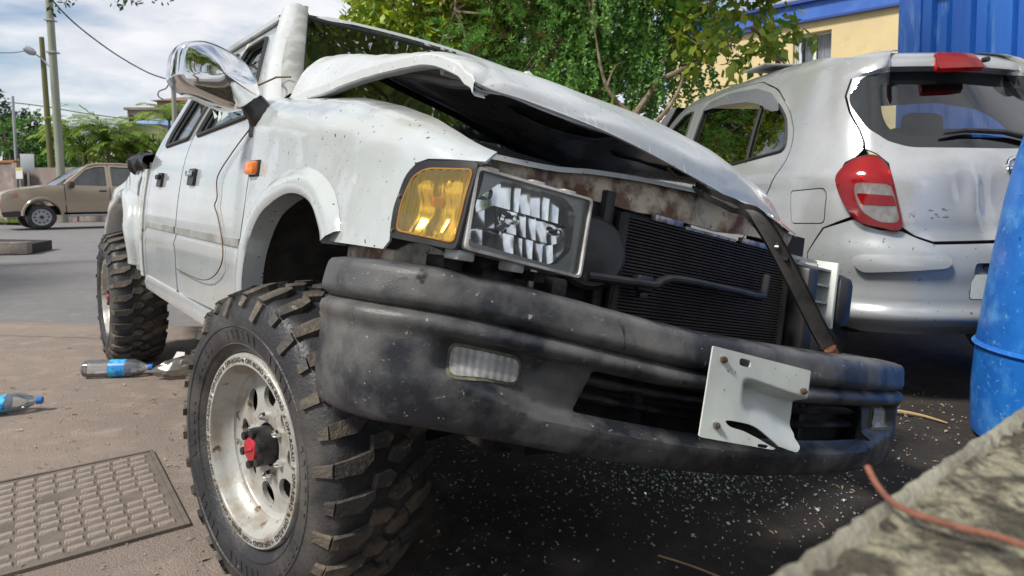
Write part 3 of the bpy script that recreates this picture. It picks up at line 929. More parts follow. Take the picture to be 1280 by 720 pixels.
def bump_p(l, v, off=0.0):
    p, n = plan(l)
    o = sinterp(PROF, v); z = sinterp(ZC, l) + sinterp(PZ, v)
    # sunk field round the fog lamps, running into the grille mouth
    zr = v
    bot = -.10 - .05 * sst(s2l(3.1), s2l(4.6), l) * sst(LB_ + .02, s2l(8.6), l)
    m = sst(LA - .010, LA + .030, l) * sst(LB_ + .010, LB_ - .030, l) * sst(-.036, -.052, zr) * sst(bot - .020, bot + .008, zr)
    o -= .040 * m
    o += .004 * fbm((l * 2, v * 4, 0), 2) + off
    z -= .05 * sst(s2l(8.5), BL, l) * 0
    return (p.x + n.x * o, p.y + n.y * o, z)
GA, GB = s2l(4.85), s2l(9.15)
grille_h = round_poly([(GA - .02, -.142), (GA + .015, -.050), (GB - .015, -.050), (GB + .02, -.142)], .012)
bo = [(0, -.29), (BL, -.29), (BL, .12), (0, .12)]
fogA = (s2l(3.28), s2l(4.16)); fogB = (s2l(9.35), s2l(9.85))
bumper = tb(sheet(round_poly(bo, .008), bump_p, [grille_h], s=.0105, thick=.006), 'front_bumper', 'bumper_plastic', fix=False, angle=50)
for (za, zb) in ((-.082, -.068), (-.118, -.104)):
    rows = []
    for i in range(41):
        l = GA + (GB - GA) * i / 40
        rows.append([bump_p(l, za - .012, -.075), bump_p(l, za, -.030), bump_p(l, (za + zb) / 2, -.022), bump_p(l, zb, -.030), bump_p(l, zb + .004, -.075)])
    tb(MB().grid(rows), 'grille_slat', 'bumper_plastic', bumper, angle=50)
for l in (s2l(5.6), s2l(8.0)):
    tb(MB().box(bump_p(l, -.09, -.06), (.03, .02, .12)), 'grille_stay', 'black_plastic', bumper)
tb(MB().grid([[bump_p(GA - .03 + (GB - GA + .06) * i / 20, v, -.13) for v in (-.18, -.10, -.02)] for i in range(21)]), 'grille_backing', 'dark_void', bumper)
lens_mat('fog_glass', (1.0, 1.0, .98), .06, 1.5, .80)
def mk_fog(a, b, z0, z1):
    oo = round_poly([(a, z0), (b, z0 + .004), (b, z1), (a, z1)], .022, 5)
    ii = round_poly([(a + .006, z0 + .006), (b - .006, z0 + .010), (b - .006, z1 - .006), (a + .006, z1 - .006)], .018, 5)
    fr = tb(sheet(oo, lambda l, v: bump_p(l, v, .004), [ii], s=.02, thick=.02), 'fog_lamp', mat('fog_seal', (.10, .095, .07), .5, base2=(.2, .19, .12), nscale=40), bumper, fix=False)
    tb(sheet(ii, lambda l, v: bump_p(l, v, .006 + .0016 * (1.5 * abs(math.sin(l * 200)) + abs(math.sin(v * 200)))), s=.0042, thick=0), 'fog_lens', 'fog_glass', fr, fix=False, angle=60)
    tb(sheet(ii, lambda l, v: bump_p(l, v, -.012 + .014 * math.cos((l - (a + b) / 2) / (b - a) * 4)), s=.02, thick=0), 'fog_reflector', 'lens_white', fr, fix=False)
mk_fog(fogA[0], fogA[1], -.118, -.055)
mk_fog(fogB[0], fogB[1], -.118, -.050)
tb(MB().grid([[bump_p(BL * i / 30, v, -.10) for v in (-.20, .06)] for i in range(31)]), 'bumper_beam', 'black_metal', bumper)
# bent number plate backing
PU = [Vector(bump_p(s2l(6.02), 0, .056)), Vector(bump_p(s2l(7.30), 0, .060))]
def plate(u, v, off=0):     # u 0..1 across, v 0..1 up
    zt = .838 + (.806 - .838) * u; zb = .645 + (.622 - .645) * u
    b = PU[0].lerp(PU[1], u)
    sink = .034 * sst(.30, .46, u) * sst(.80 - .14 * u, .70 - .14 * u, v) * sst(-.06, .30, v - .34 + .55 * max(0, u - .35)) 
    step = .030 * sst(.33, .29, v - .40 * math.exp(-((u - .38) / .16) ** 2) * 0 - .0) * 0
    curl = .05 * max(0, u - .45) * sst(.30, .0, v)
    x = b.x - sink + .012 * math.sin(u * 3) * (1 - v) + curl * .6 + off
    return Vector((x - .03 * (v - .5) * .2, b.y - .014 - .018 * (1 - v), zb + (zt - zb) * v + .02 * max(0, u - .8) * (1 - v)))
slot = lambda a, b, c, d: round_poly([(a, c), (b, c), (b, d), (a, d)], .03, 4)
arcs = smooth_poly([(.20, .235), (.30, .245), (.46, .225), (.60, .13), (.72, .02), (.64, .03), (.50, .10), (.36, .155), (.24, .18)], 5)
pb = tb(sheet(round_poly([(0, .02), (.64, 0), (.70, .05), (.88, .0), (.95, .06), (.955, .14), (1, .18), (1, 1), (0, 1)], .02), plate, [slot(.26, .37, .86, .945), arcs, slot(.50, .60, .005, .045)], s=.022, thick=.004), 'plate_backing', 'plate_white', fix=False, angle=60)
for u, v in ((.10, .88), (.115, .17), (.93, .73)):
    q = plate(u, v)
    tb(MB().tube([q, q + Vector((.008, -.002, 0))], .0075, 6).tube([q + Vector((.004, 0, 0)), q + Vector((.012, -.002, 0))], .004, 6), 'bolt', 'steel', pb)
# ---- chrome door mirror
ML = [(-1.087, 1.367), (-1.084, 1.432), (-1.066, 1.457), (-1.018, 1.472), (-.962, 1.462), (-.902, 1.433), (-.862, 1.383), (-.852, 1.335), (-.872, 1.31), (-.905, 1.292), (-.935, 1.292), (-1.004, 1.31), (-1.059, 1.327), (-1.082, 1.35)]
ml = smooth_poly(ML, 4)
mcx, mcz = -.965, 1.385
mb = MB(); rows = []
for k, (sc_, dxx) in enumerate(((1.0, -.10), (1.02, -.05), (1.015, -.005), (.985, .014), (.93, .024), (.84, .029), (.02, .036))):
    rows.append([(-.42 + dxx + .05 * (y + .965), mcx + (y - mcx) * sc_, mcz + (z - mcz) * sc_) for y, z in ml] )
    rows[-1].append(rows[-1][0])
mirror = tb(mb.grid(rows), 'door_mirror', 'chrome', angle=60)
tb(MB().grid([[(-.50, mcx + (y - mcx) * q, mcz + (z - mcz) * q) for y, z in ml + ml[:1]] for q in (1, .5, .01)]), 'mirror_glass', 'chrome', mirror)
tb(MB().tube(catmull([(-.43, -.90, 1.335), (-.42, -.865, 1.315), (-.41, -.84, 1.285), (-.42, -.82, 1.27)], 4), [.034] * 4 + [.040] * 4 + [.045] * 5, 10).box((-.445, -.836, 1.275), (.10, .03, .11), bev=.01), 'mirror_arm', 'black_plastic', mirror)
# side repeater
rp = tb(MB().box((-.352, -.872, 1.118), (.075, .028, .040), bev=.010), 'side_repeater', 'orange_lens')
tb(MB().box((-.352, -.862, 1.118), (.088, .012, .050), bev=.004), 'repeater_base', 'rubber', rp)
# loose wire looping over the front door
wire = [(-.44, -.845, 1.27), (-.60, -.862, 1.18), (-.72, -.872, 1.10), (-.70, -.873, 1.03), (-.71, -.876, 1.0), (-.66, -.874, .96), (-.58, -.874, .88), (-.56, -.876, .82), (-.66, -.873, .765), (-.86, -.868, .735), (-1.28, -.864, .735)]
tb(MB().tube(catmull(wire, 8), .0022, 5), 'loose_wire', mat('wire_brown', (.12, .07, .04), .6))
tb(MB().tube(catmull([(-.39, -.88, 1.36), (-.44, -.80, 1.415), (-.50, -.775, 1.43), (-.47, -.74, 1.435)], 8), .003, 5), 'loose_wire', 'wire_brown')
# smashed door-window shards
mb = MB()
for i in range(26):
    x = -1.28 + rnd.random() * .35; z = 1.30 + rnd.random() * .26 * (1 - (x + 1.28))
    a = Vector((x, side_y(z) + .02 + rnd.random() * .03, z))
    mb.add([a, a + Vector((rnd.uniform(.02, .09), rnd.uniform(-.01, .02), rnd.uniform(-.03, .05))), a + Vector((rnd.uniform(-.04, .03), rnd.uniform(-.01, .02), rnd.uniform(.03, .09)))], [(0, 1, 2)])
tb(mb, 'broken_glass', mat('shard_glass', (.55, .62, .60), .12, spec=.8), front_door, fix=False, smooth=False)

# ---- load bed
RA = [(-2.50, .66), (-2.49, .80), (-2.55, .94), (-2.68, 1.01), (-2.82, 1.03), (-3.02, 1.0), (-3.20, .92), (-3.34, .78), (-3.42, .62)]
ra = [(p.x, p.y) for p in catmull([(a, b, 0) for a, b in RA], 5)]
def bed(x, z):
    y = side_y(min(z, 1.12)) + .006
    y += .18 * max(0, -3.45 - x) ** 2 + .015 * fbm((x * 2, z * 3, 8), 1.4) * sst(-2.2, -2.4, x)
    return (x, y, z)
bo_ = [(-2.19, .63), (-2.16, 1.10), (-2.15, 1.205), (-2.40, 1.20), (-2.60, 1.20), (-2.80, 1.165), (-3.05, 1.12), (-3.35, 1.07), (-3.65, 1.0), (-3.86, .90), (-3.90, .70), (-3.86, .60), (-3.45, .60)] + ra[::-1] + [(-2.46, .63)]
bedp = tb(sheet(bo_, bed, [round_poly([(-2.44, 1.03), (-2.37, 1.02), (-2.34, 1.13), (-2.40, 1.15)], .02)], s=.045, thick=.02), 'bed_side', 'truck_paint', fix=False)
rows = []
for i, (x, z) in enumerate(ra):
    a = Vector(ra[max(0, i - 1)]); b = Vector(ra[min(len(ra) - 1, i + 1)])
    t = (b - a).normalized(); n = Vector((t.y, -t.x))
    row = []
    for dr, o in ((-.012, .06), (-.012, -.03), (.0, -.04), (.03, -.038), (.05, -.02), (.06, .004)):
        q = bed(x + n.x * dr, z + n.y * dr); row.append((q[0], q[1] + o, q[2]))
    rows.append(row)
tb(MB().grid(rows), 'wheel_arch_flare', 'truck_paint', bedp, angle=50)
tb(MB().grid([[bed(x + .01 * math.sin(z * 9), z)[:1] + (bed(x, z)[1] - o, z) for x, o in ((-2.14, -.05), (-2.145, .012), (-2.20, .016), (-2.26, .004))] for z in [.62 + .05 * i for i in range(12)]]), 'bed_corner', 'dirty_paint', bedp, angle=50)
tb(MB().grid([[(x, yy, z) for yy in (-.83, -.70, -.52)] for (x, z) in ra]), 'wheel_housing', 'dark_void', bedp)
tb(sheet(bo_[:13] + [(-2.9, .62)], lambda x, z: (x, .845, z), s=.2, thick=-.02), 'bed_side', 'truck_paint', fix=False)
tb(MB().box((-3.02, 0, .74), (1.7, 1.62, .03)).box((-2.17, 0, .92), (.03, 1.62, .40)).box((-3.86, 0, .86), (.03, 1.6, .34)), 'bed_floor', 'dirty_paint')
# black tonneau cover bunched up on the bed rail
rows = []
for i in range(26):
    x = -2.16 - .55 * i / 25
    rows.append([(x, -.845 + .05 * math.cos(a) + .01 * fbm((i, a, 0), .8), 1.215 + .035 * fbm((i * .35, 1, 2), 1) + .035 * math.sin(a) * (1 + .7 * fbm((i * .5, a, 3), 1))) for a in [k * math.pi * 2 / 10 for k in range(11)]])
tb(MB().grid(rows), 'folded_cover', mat('cover_black', (.012, .013, .016), .35), angle=60)

# ---- chassis
mb = MB()
for y in (-.40, .40): mb.box((-1.7, y, .55), (4.2, .09, .13))
for x in (-.6, -1.5, -2.3): mb.box((x, 0, .54), (.09, .8, .08))
tb(mb, 'chassis_frame', 'black_metal', xf=T)
gx = lambda p: G(p)
tb(MB().tube([(-3.03, -.80, .41), (-3.03, .80, .41)], .05, 12).lathe([(0, -.12), (.10, -.10), (.15, 0), (.10, .12), (0, .15)], 16, Matrix.Translation((-3.03, .1, .41)) @ Matrix.Rotation(R(90), 4, 'Y')), 'rear_axle', 'black_metal', xf=gx)
for y in (-.52, .52):
    tb(MB().grid([[(-3.03 + x, y + o, .36 + .16 * (x / .6) ** 2 + h) for o, h in ((-.03, 0), (.03, 0), (.03, .05), (-.03, .05), (-.03, 0))] for x in [-.62 + .1 * i for i in range(13)]]), 'leaf_spring', 'black_metal', xf=gx)
tb(MB().tube([(0, -.80, .41), (0, -.30, .46), (0, .45, .42)], .045, 10).box((.0, -.45, .40), (.30, .30, .05)).box((.1, 0, .50), (.6, .7, .22)), 'front_suspension', 'dark_void', xf=gx)
tb(MB().box((.12, .0, .66), (.75, .85, .30)), 'engine_sump', 'dark_void')
tb(MB().tube([(-1.0, -.3, .50), (-1.6, -.52, .46), (-2.3, -.55, .44)], .05, 10).lathe([(0, -.2), (.08, -.2), (.09, 0), (.08, .2), (0, .2)], 14, Matrix.Translation((-2.0, -.56, .44)) @ Matrix.Rotation(R(90), 4, 'Y')), 'exhaust', 'black_metal', xf=gx)

# ---- wheels: local frame, axle along +Z pointing outwards, built once and copied
WR, WW = .405, .30
def tyre_prof():
    # (axial, radius) from outer bead over the tread to the inner bead; axial 0 = outer face
    return [(-.020, .238), (-.002, .250), (.012, .275), (.016, .310), (.010, .345), (-.004, .372), (-.022, .387), (-.060, .393), (-.15, .396), (-.24, .393), (-.278, .387), (-.300, .36), (-.312, .31), (-.300, .25), (-.28, .238)]
tp = [(p.y, p.x * (.90 if p.x < 0 else 1)) for p in catmull([(a, b, 0) for a, b in tyre_prof()], 3)]
TPL = [0.0]
for a, b in zip(tp, tp[1:]): TPL.append(TPL[-1] + math.hypot(b[0] - a[0], b[1] - a[1]))
def tpos(s, h, an):
    s = max(0, min(TPL[-1] - 1e-6, s))
    for i in range(len(TPL) - 1):
        if TPL[i + 1] >= s: break
    k = (s - TPL[i]) / (TPL[i + 1] - TPL[i])
    r = tp[i][0] + (tp[i + 1][0] - tp[i][0]) * k; z = tp[i][1] + (tp[i + 1][1] - tp[i][1]) * k
    dr, dz = tp[i + 1][0] - tp[i][0], tp[i + 1][1] - tp[i][1]; q = math.hypot(dr, dz)
    nr, nz_ = -dz / q, dr / q
    return Vector(((r + nr * h) * math.cos(an), (r + nr * h) * math.sin(an), z + nz_ * h))
def s_at(axial):
    for i in range(len(tp) - 1):
        if tp[i][0] > .38 and tp[i][1] <= axial: return TPL[i]
    return TPL[-1] * .5
def make_tyre():
    mb = MB()
    def lug(pts, h, an0):      # pts: (angle offset in metres at tread, s)
        n = len(pts)
        c = (sum(p[0] for p in pts) / n, sum(p[1] for p in pts) / n)
        lo = [tpos(s, -.004, an0 + a / .39) for a, s in pts]
        hi = [tpos(c[1] + (s - c[1]) * .93, h, an0 + (c[0] + (a - c[0]) * .88) / .39) for a, s in pts]
        mb.add(lo + hi, [tuple(range(n, 2 * n))] + [(i, (i + 1) % n, n + (i + 1) % n, n + i) for i in range(n)])
    S0, S1 = s_at(-.028), s_at(-.243)
    nl = 30
    pit = 2 * math.pi / nl
    for k in range(nl):
        a0 = k * pit
        long = k % 2
        for side in (0, 1):
            f = (lambda s: S0 + s) if side == 0 else (lambda s: S1 - s)
            sg = 1 if side == 0 else -1
            oa = a0 + (pit * .5 if side else 0)
            w0 = .017
            # shoulder lug running down the sidewall, then biting inward over the tread
            dn = -.074 if long else -.050
            lug([(-w0 * .8, f(dn)), (w0 * .7, f(dn + .004)), (w0 * .9, f(-.022)), (-w0 * .9, f(-.024))], .010, oa)
            lug([(-w0, f(-.024)), (w0, f(-.022)), (w0 * 1.05 + .004 * sg, f(.030)), (w0 * .6 + .016 * sg, f(.066)), (-w0 * .8 + .018 * sg, f(.062)), (-w0, f(.028))], .0145, oa)
            # centre block
            lug([(-.010 + .034 * sg, f(.058)), (.022 + .034 * sg, f(.066)), (.018 + .040 * sg, f(.104)), (-.004 + .046 * sg, f(.122)), (-.022 + .040 * sg, f(.100))], .0145, oa)
    return mb
def make_carcass():
    mb = MB().lathe(tp, 72)
    for s in (.040, .085):
        mb.lathe([(tpos(s - .002, 0, 0).x, tpos(s - .002, 0, 0).z), (tpos(s, .0025, 0).x, tpos(s, .0025, 0).z), (tpos(s + .002, 0, 0).x, tpos(s + .002, 0, 0).z)], 72)
    for k in range(64):
        if k % 16 in (0, 1, 2, 8, 9): continue
        an = k * 2 * math.pi / 64
        a, b = .055, .076
        pts = [tpos(a, -.001, an), tpos(a, -.001, an + .03), tpos(b, -.001, an + .05), tpos(b, -.001, an + .018)]
        p2 = [tpos(a, .0022, an), tpos(a, .0022, an + .03), tpos(b, .0022, an + .05), tpos(b, .0022, an + .018)]
        mb.add(pts + p2, [(4, 5, 6, 7), (0, 1, 5, 4), (1, 2, 6, 5), (2, 3, 7, 6), (3, 0, 4, 7)])
    return mb
def wb(mb, name, m, parent, **k):
    return mb.build(name, m, parent, **k)
def make_wheel(parent, M):
    wh = wb(MB().lathe([(.172, -.10), (.16, -.24), (.205, -.27), (.215, -.28)], 40), 'wheel', 'rim_paint', parent)
    wh.matrix_local = M
    ty = wb(make_carcass(), 'tyre', 'tyre_rubber', wh, angle=30)
    tl_ = wb(make_tyre(), 'tread_block', 'tread_rubber', wh, angle=30); tl_['kind'] = 'stuff'
    # deep dish rim
    wb(MB().lathe([(.241, -.016), (.240, -.004), (.236, .001), (.212, .001), (.209, -.004), (.206, -.02), (.196, -.045), (.186, -.052), (.186, -.056), (.182, -.061), (.172, -.064)], 64), 'rim', 'rim_paint', wh, angle=40)
    holes = [[(.128 * math.cos(a) + .031 * math.cos(t * math.pi / 8), .128 * math.sin(a) + .031 * math.sin(t * math.pi / 8)) for t in range(16)] for a in [math.pi / 8 + k * math.pi / 4 for k in range(8)]]
    circ = lambda r, n=48: [(r * math.cos(k * 2 * math.pi / n), r * math.sin(k * 2 * math.pi / n)) for k in range(n)]
    wb(sheet(circ(.175, 64), lambda x, y: (x, y, -.064 + .018 * max(0, 1 - ((math.hypot(x, y) - .085) / .075) ** 2) * .6), [*holes, circ(.055)], s=.014, thick=.012), 'wheel_disc', 'rim_paint', wh, fix=False, angle=40)
    wb(MB().lathe([(.205, -.10), (.0, -.105)], 32), 'brake_drum', 'dark_void', wh)
    for k in range(6):
        a = k * math.pi / 3 + .3
        c = Vector((.073 * math.cos(a), .073 * math.sin(a), -.058))
        wb(MB().tube([c, c + Vector((0, 0, .018))], [.012, .010], 6).tube([c + Vector((0, 0, .018)), c + Vector((0, 0, .024))], [.008, .004], 8), 'wheel_nut', 'chrome', wh)
    # locking hub with red dial
    hub = wb(MB().lathe([(.050, -.08), (.048, -.030), (.045, -.015), (.030, -.010), (.0, -.010)], 36), 'locking_hub', 'black_plastic', wh, angle=40)
    for k in range(6):
        a = k * math.pi / 3
        c = Vector((.043 * math.cos(a), .041 * math.sin(a), -.022))
        wb(MB().tube([c, c + Vector((0, 0, .018))], .010, 8), 'hub_knob', 'black_plastic', hub)
    wb(MB().lathe([(.0, -.004), (.027, -.004), (.029, -.008), (.029, -.013)], 28), 'hub_dial', 'red_plastic', hub)
    wb(MB().box((0, 0, -.0025), (.040, .007, .004), bev=.001), 'dial_ridge', 'red_plastic', hub)
    # lettering round the lip
    vs, fs = text_mesh('OFF-ROAD', .017, 1.12, .0004)
    mb = MB()
    for k in range(12):
        a0 = k * math.pi / 6
        mb.add([Vector(((.224 + v.y) * math.cos(a0 - v.x / .224), (.224 + v.y) * math.sin(a0 - v.x / .224), .0022)) for v in vs], fs)
    wb(mb, 'lettering', 'rim_text', wh, fix=False, smooth=False)['kind'] = 'stuff'
    for k in range(12):
        a = (k + .5) * math.pi / 6
        c = Vector((.224 * math.cos(a), .224 * math.sin(a), .0))
        wb(MB().tube([c, c + Vector((0, 0, .005))], [.0055, .004], 6), 'bead_bolt', 'steel', wh)
    return wh
def wheel_M(x, y, z, toe, camber=0, spin=0):
    # outward axis = -L (near side), in truck-root coordinates (world axes, origin TO)
    ax = (-TL).copy()
    ax = Matrix.Rotation(toe, 3, 'Z') @ ax
    u = Vector((0, 0, 1)); u = (u + ax * camber).normalized()
    ax = (ax - u * ax.dot(u)).normalized()
    xx = u.cross(ax)
    M = Matrix((xx, u, ax)).transposed().to_4x4()
    return Matrix.Translation(G((x, y, z)) - TO) @ M @ Matrix.Rotation(spin, 4, 'Z')
w1 = make_wheel(truck, wheel_M(-.01, -.955, WR - .002, R(10), -.02, .35))
def copy_tree(o, parent):
    c = o.copy(); C.objects.link(c); c.parent = parent
    for ch in list(o.children): copy_tree(ch, c)
    return c
w2 = copy_tree(w1, truck); w2.matrix_local = wheel_M(-3.03, -.93, WR - .004, 0, 0, .1)
w3 = copy_tree(w1, truck); w3.matrix_local = wheel_M(-3.03, .93, WR - .004, math.pi, 0, .1)
w1['label'] = 'muddy off-road wheel with cream deep-dish rim and red hub dial'
# ================================================================ ground, road, kerbs
def ground_mat(name, c1, c2, c3, stones, dirt=None, bump=.6, bscale=160):
    m = mat(name, c1, .9, base2=c2, nscale=1.1, ndetail=8, lo=.35, hi=.65, bump=bump, bscale=bscale, bdetail=5,
            noise2=(c3, 7, .50, .70, 8), spots=[(stones, 210, .66, .05, 2), ((.03, .026, .022), 130, .66, .05, 3)] + ([dirt] if dirt else []))
    return m
ground_mat('asphalt_worn', (.285, .228, .190), (.220, .178, .150), (.335, .272, .222), (.44, .38, .32))
ground_mat('asphalt_road', (.185, .178, .178), (.155, .15, .15), (.215, .205, .20), (.30, .29, .28), bump=.3)
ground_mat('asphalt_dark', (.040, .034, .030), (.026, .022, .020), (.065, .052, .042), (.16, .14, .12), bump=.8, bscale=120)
# worn asphalt that gives way to the darker yard surface along an irregular edge
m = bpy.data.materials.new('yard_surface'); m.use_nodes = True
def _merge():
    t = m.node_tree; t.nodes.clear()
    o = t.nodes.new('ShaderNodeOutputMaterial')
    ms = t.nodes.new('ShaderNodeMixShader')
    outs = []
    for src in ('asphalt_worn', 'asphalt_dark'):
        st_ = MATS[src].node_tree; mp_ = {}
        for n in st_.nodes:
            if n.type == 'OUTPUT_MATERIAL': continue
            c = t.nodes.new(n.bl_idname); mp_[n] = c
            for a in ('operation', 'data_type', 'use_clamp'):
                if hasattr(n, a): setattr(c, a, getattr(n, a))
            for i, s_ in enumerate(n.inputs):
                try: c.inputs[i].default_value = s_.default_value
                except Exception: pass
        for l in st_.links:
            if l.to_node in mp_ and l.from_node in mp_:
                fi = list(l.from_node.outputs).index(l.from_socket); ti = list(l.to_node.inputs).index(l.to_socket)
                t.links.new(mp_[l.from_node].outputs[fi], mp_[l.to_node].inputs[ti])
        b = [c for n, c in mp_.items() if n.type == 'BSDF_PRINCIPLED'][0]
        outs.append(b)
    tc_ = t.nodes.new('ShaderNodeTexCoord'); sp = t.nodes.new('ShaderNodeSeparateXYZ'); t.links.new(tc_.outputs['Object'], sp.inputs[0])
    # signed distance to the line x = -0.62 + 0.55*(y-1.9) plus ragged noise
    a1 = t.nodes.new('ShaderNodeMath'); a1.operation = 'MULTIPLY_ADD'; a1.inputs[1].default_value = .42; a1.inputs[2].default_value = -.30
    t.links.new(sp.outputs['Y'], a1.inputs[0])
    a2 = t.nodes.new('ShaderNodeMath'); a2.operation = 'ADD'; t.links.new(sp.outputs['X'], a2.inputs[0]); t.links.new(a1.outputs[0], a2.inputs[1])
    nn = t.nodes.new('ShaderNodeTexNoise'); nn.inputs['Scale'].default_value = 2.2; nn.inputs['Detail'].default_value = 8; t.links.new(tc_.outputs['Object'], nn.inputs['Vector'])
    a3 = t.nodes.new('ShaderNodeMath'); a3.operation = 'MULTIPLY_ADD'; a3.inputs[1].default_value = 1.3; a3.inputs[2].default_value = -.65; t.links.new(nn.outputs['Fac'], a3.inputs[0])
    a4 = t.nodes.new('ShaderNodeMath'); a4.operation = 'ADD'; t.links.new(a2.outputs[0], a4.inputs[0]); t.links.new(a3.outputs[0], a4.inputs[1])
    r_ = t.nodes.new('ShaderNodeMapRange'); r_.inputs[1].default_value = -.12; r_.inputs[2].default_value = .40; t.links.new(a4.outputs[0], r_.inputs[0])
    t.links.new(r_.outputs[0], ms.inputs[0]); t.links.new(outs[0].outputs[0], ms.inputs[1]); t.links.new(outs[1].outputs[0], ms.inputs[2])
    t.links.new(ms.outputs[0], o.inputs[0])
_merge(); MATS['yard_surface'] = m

def flat(name, poly, z, m, sub=None):
    o = MB().add([(x, y, z) for x, y in poly], [tuple(range(len(poly)))]).build(name, m, fix=False)
    o['kind'] = 'structure'; return o
flat('ground', [(-900, -900), (900, -900), (900, 900), (-900, 900)], -.010, 'asphalt_road')
yard_edge = [(-7.5, 5.75), (-6, 5.55), (-5, 5.38), (-4.2, 5.25), (-3.3, 5.12), (-2.4, 5.02), (-1.0, 4.95), (0.5, 5.1), (2.2, 5.6), (3.5, 8.0), (14, 14)]
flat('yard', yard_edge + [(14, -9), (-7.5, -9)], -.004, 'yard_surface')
# broken, slightly raised lip where the yard meets the road
rows = []
for i, p in enumerate(catmull([(a, b, 0) for a, b in yard_edge[:9]], 8)):
    j = .03 * fbm((p.x * 3, p.y * 3, 0), 2)
    rows.append([(p.x, p.y + .04 + j, -.008), (p.x, p.y + .0 + j, .012 + .006 * fbm((p.x * 5, 1, 0), 1)), (p.x, p.y - .12, .010), (p.x, p.y - .42 + j * 2, -.002)])
MB().grid(rows).build('yard_lip', 'asphalt_worn')['kind'] = 'structure'

# cast drain cover with raised pads
mat('cast_iron', (.17, .14, .115), .75, base2=(.12, .10, .082), nscale=9, bump=.3, bscale=130, noise2=((.16, .13, .10), 6, .55, .72, 7))
mat('pad_iron', (.285, .235, .195), .7, base2=(.20, .165, .138), nscale=14, bump=.3, bscale=150, noise2=((.31, .26, .205), 10, .5, .7, 6))
cov = empty('drain_cover', (-1.3, 1.95, 0), 'rectangular iron drain cover with rows of raised pads by the front wheel', 'drain cover')
ux = Vector((-.80, -.60)); uy = Vector((-.60, .80))        # cover axes
org = Vector((-1.03, 2.0))
GW, GH = 1.17, .715
def gp(a, b, z): q = org + ux * a + uy * b; return (q.x - cov.location.x, q.y - cov.location.y, z)
MB().prism([(0, 0), (GW, 0), (GW, GH), (0, GH)], -.008, .004, gp).build('cover_plate', 'cast_iron', cov)
for nm, (a0, a1, b0, b1) in zip('abcd', ((-.014, -.001, -.014, GH + .014), (GW + .001, GW + .014, -.014, GH + .014), (.0, GW, -.014, -.001), (.0, GW, GH + .001, GH + .014))):
    MB().prism([(a0, b0), (a1, b0), (a1, b1), (a0, b1)], -.008, .0075, gp).build('frame_bar', 'cast_iron', cov)
pad = None
for j in range(13):
    for i in range(19):
        pw, ph = .052, .030
        b = .022 + j * .0525; a = .018 + i * .0585 + (.006 if j % 2 else 0)
        if rnd.random() < .03: continue
        if pad is None:
            vs = [(0, 0, .003), (pw, 0, .003), (pw, ph, .003), (0, ph, .003), (.005, .005, .010), (pw - .005, .005, .010), (pw - .005, ph - .005, .010), (.005, ph - .005, .010)]
            pad = MB().add(vs, [(4, 5, 6, 7), (0, 1, 5, 4), (1, 2, 6, 5), (2, 3, 7, 6), (3, 0, 4, 7)]).build('raised_pad', 'pad_iron', cov, smooth=False)
            o = pad
        else:
            o = pad.copy(); C.objects.link(o); o.parent = cov
        o.location = gp(a + pw, b, 0); o.rotation_euler = (0, 0, math.atan2(-ux.y, -ux.x) + rnd.uniform(-.01, .01))

# litter: dry leaves and twigs, glass crumbs
def scatter(name, n, region, mk, m, label, cat, seed):
    r = random.Random(seed); mb = MB()
    for _ in range(n):
        for _t in range(30):
            x, y = region(r)
            if x is not None: break
        mk(mb, r, x, y)
    o = mb.build(name, m, fix=False, smooth=False)
    return tag(o, label, cat, kind='stuff')
def mk_shard(mb, r, x, y):
    s = .0016 + .006 * r.random() ** 2.5 * (1.4 if r.random() < .1 else 1); a = r.random() * 6.28; z = r.uniform(.0, .004); tl = r.uniform(-.5, .5); t2 = r.uniform(-.5, .5)
    P = []
    for k in range(4):
        q = a + k * 1.57 + r.uniform(-.3, .3); rr = s * r.uniform(.6, 1)
        dx_, dy_ = rr * math.cos(q), rr * math.sin(q)
        P.append((x + dx_, y + dy_, z + .003 + dx_ * tl + dy_ * t2))
    n = len(mb.v)
    P += [(p[0], p[1], p[2] - .003) for p in P]
    mb.add(P, [(0, 1, 2, 3), (7, 6, 5, 4), (0, 4, 5, 1), (1, 5, 6, 2), (2, 6, 7, 3), (3, 7, 4, 0)])
def reg_glass(r):
    k = r.random()
    if k < .62:
        x, y = r.choice(((.80, 2.50, .10), (.95, 2.42, .12), (.62, 2.40, .10), (1.1, 2.52, .09), (.70, 2.25, .16), (.45, 2.35, .12)))[:2]; x += r.gauss(0, .13); y += r.gauss(0, .085)
    elif k < .9:
        x = r.gauss(.80, .30); y = r.gauss(2.30, .18)
    else:
        x = r.uniform(-.3, 1.6); y = r.uniform(1.65, 2.7)
    return x, y
mat('glass_crumb', (.28, .34, .33), .10, spec=.9, base2=(.55, .60, .60), nscale=40)
scatter('broken_glass', 1250, reg_glass, mk_shard, 'glass_crumb', 'crumbs of broken glass scattered on dark ground under the bumper', 'broken glass', 3)
def mk_bit(mb, r, x, y):
    a = r.random() * 6.28; ln = .004 + .024 * r.random() ** 2; w_ = ln * r.uniform(.10, .35); c, s = math.cos(a), math.sin(a); h = r.uniform(.002, .007)
    P = []
    for u, v, hh in ((-1, 0, 0), (0, -1, h), (1, 0, .001), (0, 1, h * .6)):
        dx_ = u * ln; dy_ = v * w_; P.append((x + dx_ * c - dy_ * s, y + dx_ * s + dy_ * c, hh + .0005))
    mb.add(P, [(0, 1, 2, 3)])
mat('dry_leaf', (.20, .13, .075), .8, island=(.42, .32, .20))
mat('pebble', (.25, .22, .19), .85, island=(.48, .43, .37))
